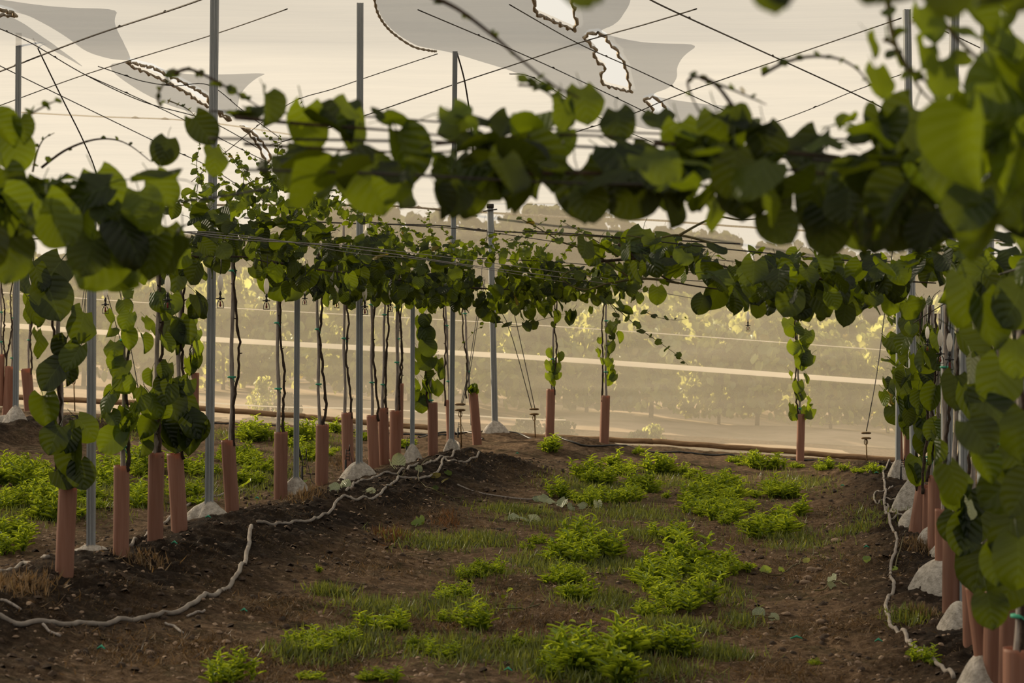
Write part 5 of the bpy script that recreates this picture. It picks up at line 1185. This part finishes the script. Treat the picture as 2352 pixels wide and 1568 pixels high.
# fallen leaves and cut shoots
def fallen(px, lst, lab, mat='pale', Lr=.005):
    h0 = hit(*px[0]); e = empty('cut_shoot', h0, lab, 'cut shoot')
    pts = spline([hit(*p) for p in px], 16)
    for p in pts: p.z = gf(p.x, p.y)+.02
    B().tube(pts, Lr, 5).build('cane', MT['cane'], e, h0)
    rs = np.random.RandomState(int(px[0][0])); pos = []; sz = []
    for (x, y, s) in lst:
        h = hit(x, y); q = s/F*h.y; pos.append(tuple(h+Vector((0, 0, q*.3)))); sz.append(q)
    K = len(pos); n = np.stack([rs.randn(K)*.4, -.5+rs.randn(K)*.4, .6+.3*rs.rand(K)], 1)
    scatter('wilted_leaves', LEAFS, pos, n, rs.randn(K, 3), sz, tints(K, rs, .5, .25, .05), MT[mat], e, h0, rs)
fallen([(1160, 1160), (1240, 1158), (1300, 1165), (1380, 1172)], [(1235, 1152, 26), (1250, 1155, 24), (1268, 1158, 22), (1290, 1165, 26), (1312, 1170, 22), (1372, 1170, 24), (1340, 1168, 20), (1245, 1165, 22)], 'cut shoot with grey green wilted leaves in the alley centre')
fallen([(1170, 1200), (1200, 1202), (1235, 1200)], [(1180, 1196, 26), (1205, 1198, 30), (1228, 1200, 26)], 'pale upturned wilted leaves on the alley soil')
fallen([(990, 1060), (960, 1100), (1000, 1130), (1060, 1148)], [(1000, 1098, 24), (1018, 1108, 18), (1030, 1092, 16), (998, 1125, 14)], 'cut shoot trailing over the winding hose', 'leaf')
fallen([(895, 1065), (912, 1078), (930, 1085)], [(915, 1068, 34), (900, 1075, 26), (963, 1082, 16)], 'wilted green leaf lying behind the upper hose', 'pale')
fallen([(775, 1138), (785, 1120), (796, 1108)], [(790, 1118, 28), (770, 1126, 24)], 'curled wilted leaf next to the upper hose start', 'pale')
fallen([(845, 1136), (855, 1132), (862, 1128)], [(852, 1132, 20)], 'single pale leaf between the two hoses')
fallen([(950, 1215), (962, 1208), (972, 1202)], [(956, 1208, 24), (966, 1204, 22)], 'round green fallen leaf at the mound foot', 'weed')
fallen([(1700, 1420), (1740, 1420), (1780, 1426)], [(1742, 1414, 28), (1780, 1424, 22), (1705, 1424, 20)], 'cut shoot with fresh and wilted leaves low on the alley', 'pale')
fallen([(1870, 1362), (1895, 1358), (1915, 1340), (1950, 1352)], [(1912, 1338, 24), (1908, 1352, 20)], 'yellow stalked cut shoot beside the stone cluster')
fallen([(1750, 1320), (1800, 1322), (1830, 1300), (1850, 1285)], [(1760, 1316, 24), (1797, 1312, 18), (1852, 1290, 16)], 'cut shoot with small green leaves above the stone cluster', 'weed')
fallen([(1140, 1402), (1170, 1406), (1240, 1395)], [(1176, 1402, 20), (1110, 1390, 12), (1160, 1378, 16), (1172, 1360, 14)], 'cut shoot with a mustard yellow leaf in the alley', 'weed')
fallen([(1310, 1436), (1350, 1444), (1380, 1440)], [(1316, 1434, 14), (1350, 1440, 12)], 'yellow stem scrap low in the alley', 'weed')
fallen([(2095, 1180), (2060, 1290), (2050, 1310)], [(2056, 1308, 12), (1990, 1290, 18)], 'tiny green leaf beside the winding pale hose', 'weed')
fallen([(545, 1128), (560, 1120), (575, 1118)], [(562, 1124, 30), (446, 1138, 24), (700, 1110, 16)], 'round green leaf lying behind the leaning guard', 'weed')

# ------------------------------------------------------------------ plants in front of the net and in the field outside
def bush_mesh(seed, w_, h_, n, leaf, mat, temps=LEAFS_LO, base=.5, narrow=False):
    rs = np.random.RandomState(seed); a = rs.rand(n)*6.28; z = rs.rand(n)**.8; lump = 1+.35*np.sin(a*3+seed)+.3*np.sin(z*9+seed*2)
    r = np.sqrt(rs.rand(n))*w_*lump*(1-.55*z**2)
    pos = np.stack([r*np.cos(a), r*np.sin(a), h_*(.08+.92*z)*(1+.12*np.sin(a*2+seed))], 1)
    nn, d = leaf_dirs(n, .6, rs)
    o = scatter('foliage', temps, pos, nn, d, leaf*(.6+.8*rs.rand(n)), tints(n, rs, base, .25, .04), mat, rs=rs); me = o.data; bpy.data.objects.remove(o); return me
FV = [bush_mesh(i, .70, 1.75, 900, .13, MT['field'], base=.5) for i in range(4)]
def stemmesh(h_, r):
    b = B().tube([(0, 0, -.1), (.03, 0, h_*.5), (-.02, .02, h_)], [r, r*.8, r*.5], 6)
    for k in range(5): a = k*1.26; b.tube([(0, 0, h_*.45+.04*k), (math.cos(a)*h_*.2, math.sin(a)*h_*.2, h_*.75)], [r*.5, r*.2], 5)
    o = b.build('t', MT['barkfar']); me = o.data; bpy.data.objects.remove(o); return me
FS = stemmesh(1.3, .035)
rs = np.random.RandomState(21)
ff = lambda x, y: -.06*max(-16, min(16, x))-.10-.02*max(0, min(30, y-45))
cnt = 0
for row, Y0 in enumerate((39, 44, 50, 57, 66)):
    half = 1250/F*Y0; step = 1.15+.12*row
    x = -half
    while x < half*.98:
        Yv = Y0+.12*x*(-1)+rs.randn()*.4; xx = x+rs.randn()*.25; s = (.85+.45*rs.rand())*(1.0+.07*row)
        if rs.rand() < .90:
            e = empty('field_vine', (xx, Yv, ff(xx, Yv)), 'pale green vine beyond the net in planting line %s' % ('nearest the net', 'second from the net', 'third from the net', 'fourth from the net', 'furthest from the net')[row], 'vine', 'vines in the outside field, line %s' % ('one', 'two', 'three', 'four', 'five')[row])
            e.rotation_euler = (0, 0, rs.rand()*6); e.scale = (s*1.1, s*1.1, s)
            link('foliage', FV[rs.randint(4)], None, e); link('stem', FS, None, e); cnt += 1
        x += step
# shrubs close outside / at the net foot
for (px, py, wpx, hpx, lab, mt_, kk) in ((115, 925, 60, 80, 'feathery pale shrub behind the anchor clamp near the frame edge', 'field', 1), (600, 930, 70, 90, 'pale feathery shrub outside the net between the stakes', 'field', 2), (1215, 990, 80, 45, 'grey green shrub outside the net by the dark anchor', 'far', 3), (1290, 1000, 70, 40, 'grey shrub outside the net behind the lone guard', 'far', 4),
                                         (660, 955, 80, 60, 'bare twiggy bush outside the net', 'barkfar', 5), (1470, 1005, 60, 25, 'small grey weed outside the net under the trailing shoot', 'far', 6), (1500, 900, 50, 40, 'isolated yellow green bush outside in the dry field', 'field', 7), (1110, 1150, 0, 0, '', '', 0)):
    if not wpx: continue
    Yb = 32.0; p = P(px, py, Yb); w_ = wpx/F*Yb/2; h_ = hpx/F*Yb
    me = bush_mesh(kk+50, w_, h_, 420, .045, MT[mt_], LEAFS_LO)
    o = link('shrub', me, None, None, (p.x, Yb, ff(p.x, Yb)-.02)); tag(o, lab, 'shrub')
# far trees
def tree_meshes(seed):
    rs = np.random.RandomState(seed); n = 1500; blobs = [(rs.randn()*1.6, rs.randn()*1.6, 3.6+rs.rand()*2.0, 1.0+rs.rand()*.9) for _ in range(9)]
    pos = []
    for i in range(n):
        x, y, z, r = blobs[rs.randint(9)]; v = rs.randn(3); v /= np.linalg.norm(v); v *= r*(.6+.4*rs.rand()); pos.append((x+v[0], y+v[1], z+v[2]*.65))
    nn = rs.randn(n, 3); d = rs.randn(n, 3)
    o = scatter('crown', LEAFS_LO, pos, nn, d, .42*(.6+.8*rs.rand(n)), tints(n, rs, .4, .25, 0), MT['far'], rs=rs); me = o.data; bpy.data.objects.remove(o); return me
TM = [tree_meshes(i) for i in range(4)]; TS = stemmesh(4.2, .2)
tl = [(690, 500, 95), (880, 468, 85), (800, 530, 100), (1120, 512, 100), (1235, 492, 95), (1330, 500, 95), (1450, 515, 100), (1560, 505, 95), (600, 520, 95), (480, 545, 100), (340, 540, 95), (190, 560, 100), (30, 570, 100),
      (1700, 540, 105), (1840, 555, 105), (2010, 560, 105), (2160, 565, 105), (1040, 590, 110), (1180, 585, 115)]
for i, (px, py, Yt) in enumerate(tl):
    x = (px-HX)/F*Yt; ht = CH+(HY-py)/F*Yt+.8; s = ht/6.3
    e = empty('far_tree', (x, Yt, -.8), 'hazy tree beyond the field seen through the net', 'tree', 'hazy trees beyond the field')
    e.scale = (s*1.0, s*1.0, s); e.rotation_euler = (0, 0, rs.rand()*6)
    link('crown', TM[i % 4], None, e); link('trunk', TS, None, e)
    e['label'] = 'hazy tree in the line beyond the outside field'
# hedge line hiding the horizon
me = bush_mesh(99, 1, 1, 10, .1, MT['far'])
for i in range(30):
    x = -34+i*2.35; Yh = 92+rs.randn()*2
    o = link('hedge_bush', TM[i % 4], None, None, (x, Yh, -3.2+rs.rand()*.5)); o.scale = (1.1, .8, 1.0); o.rotation_euler = (0, 0, rs.rand()*6)
    tag(o, 'low hazy bush in the hedge beneath the trees', 'bush', 'hazy hedge bushes under the trees')
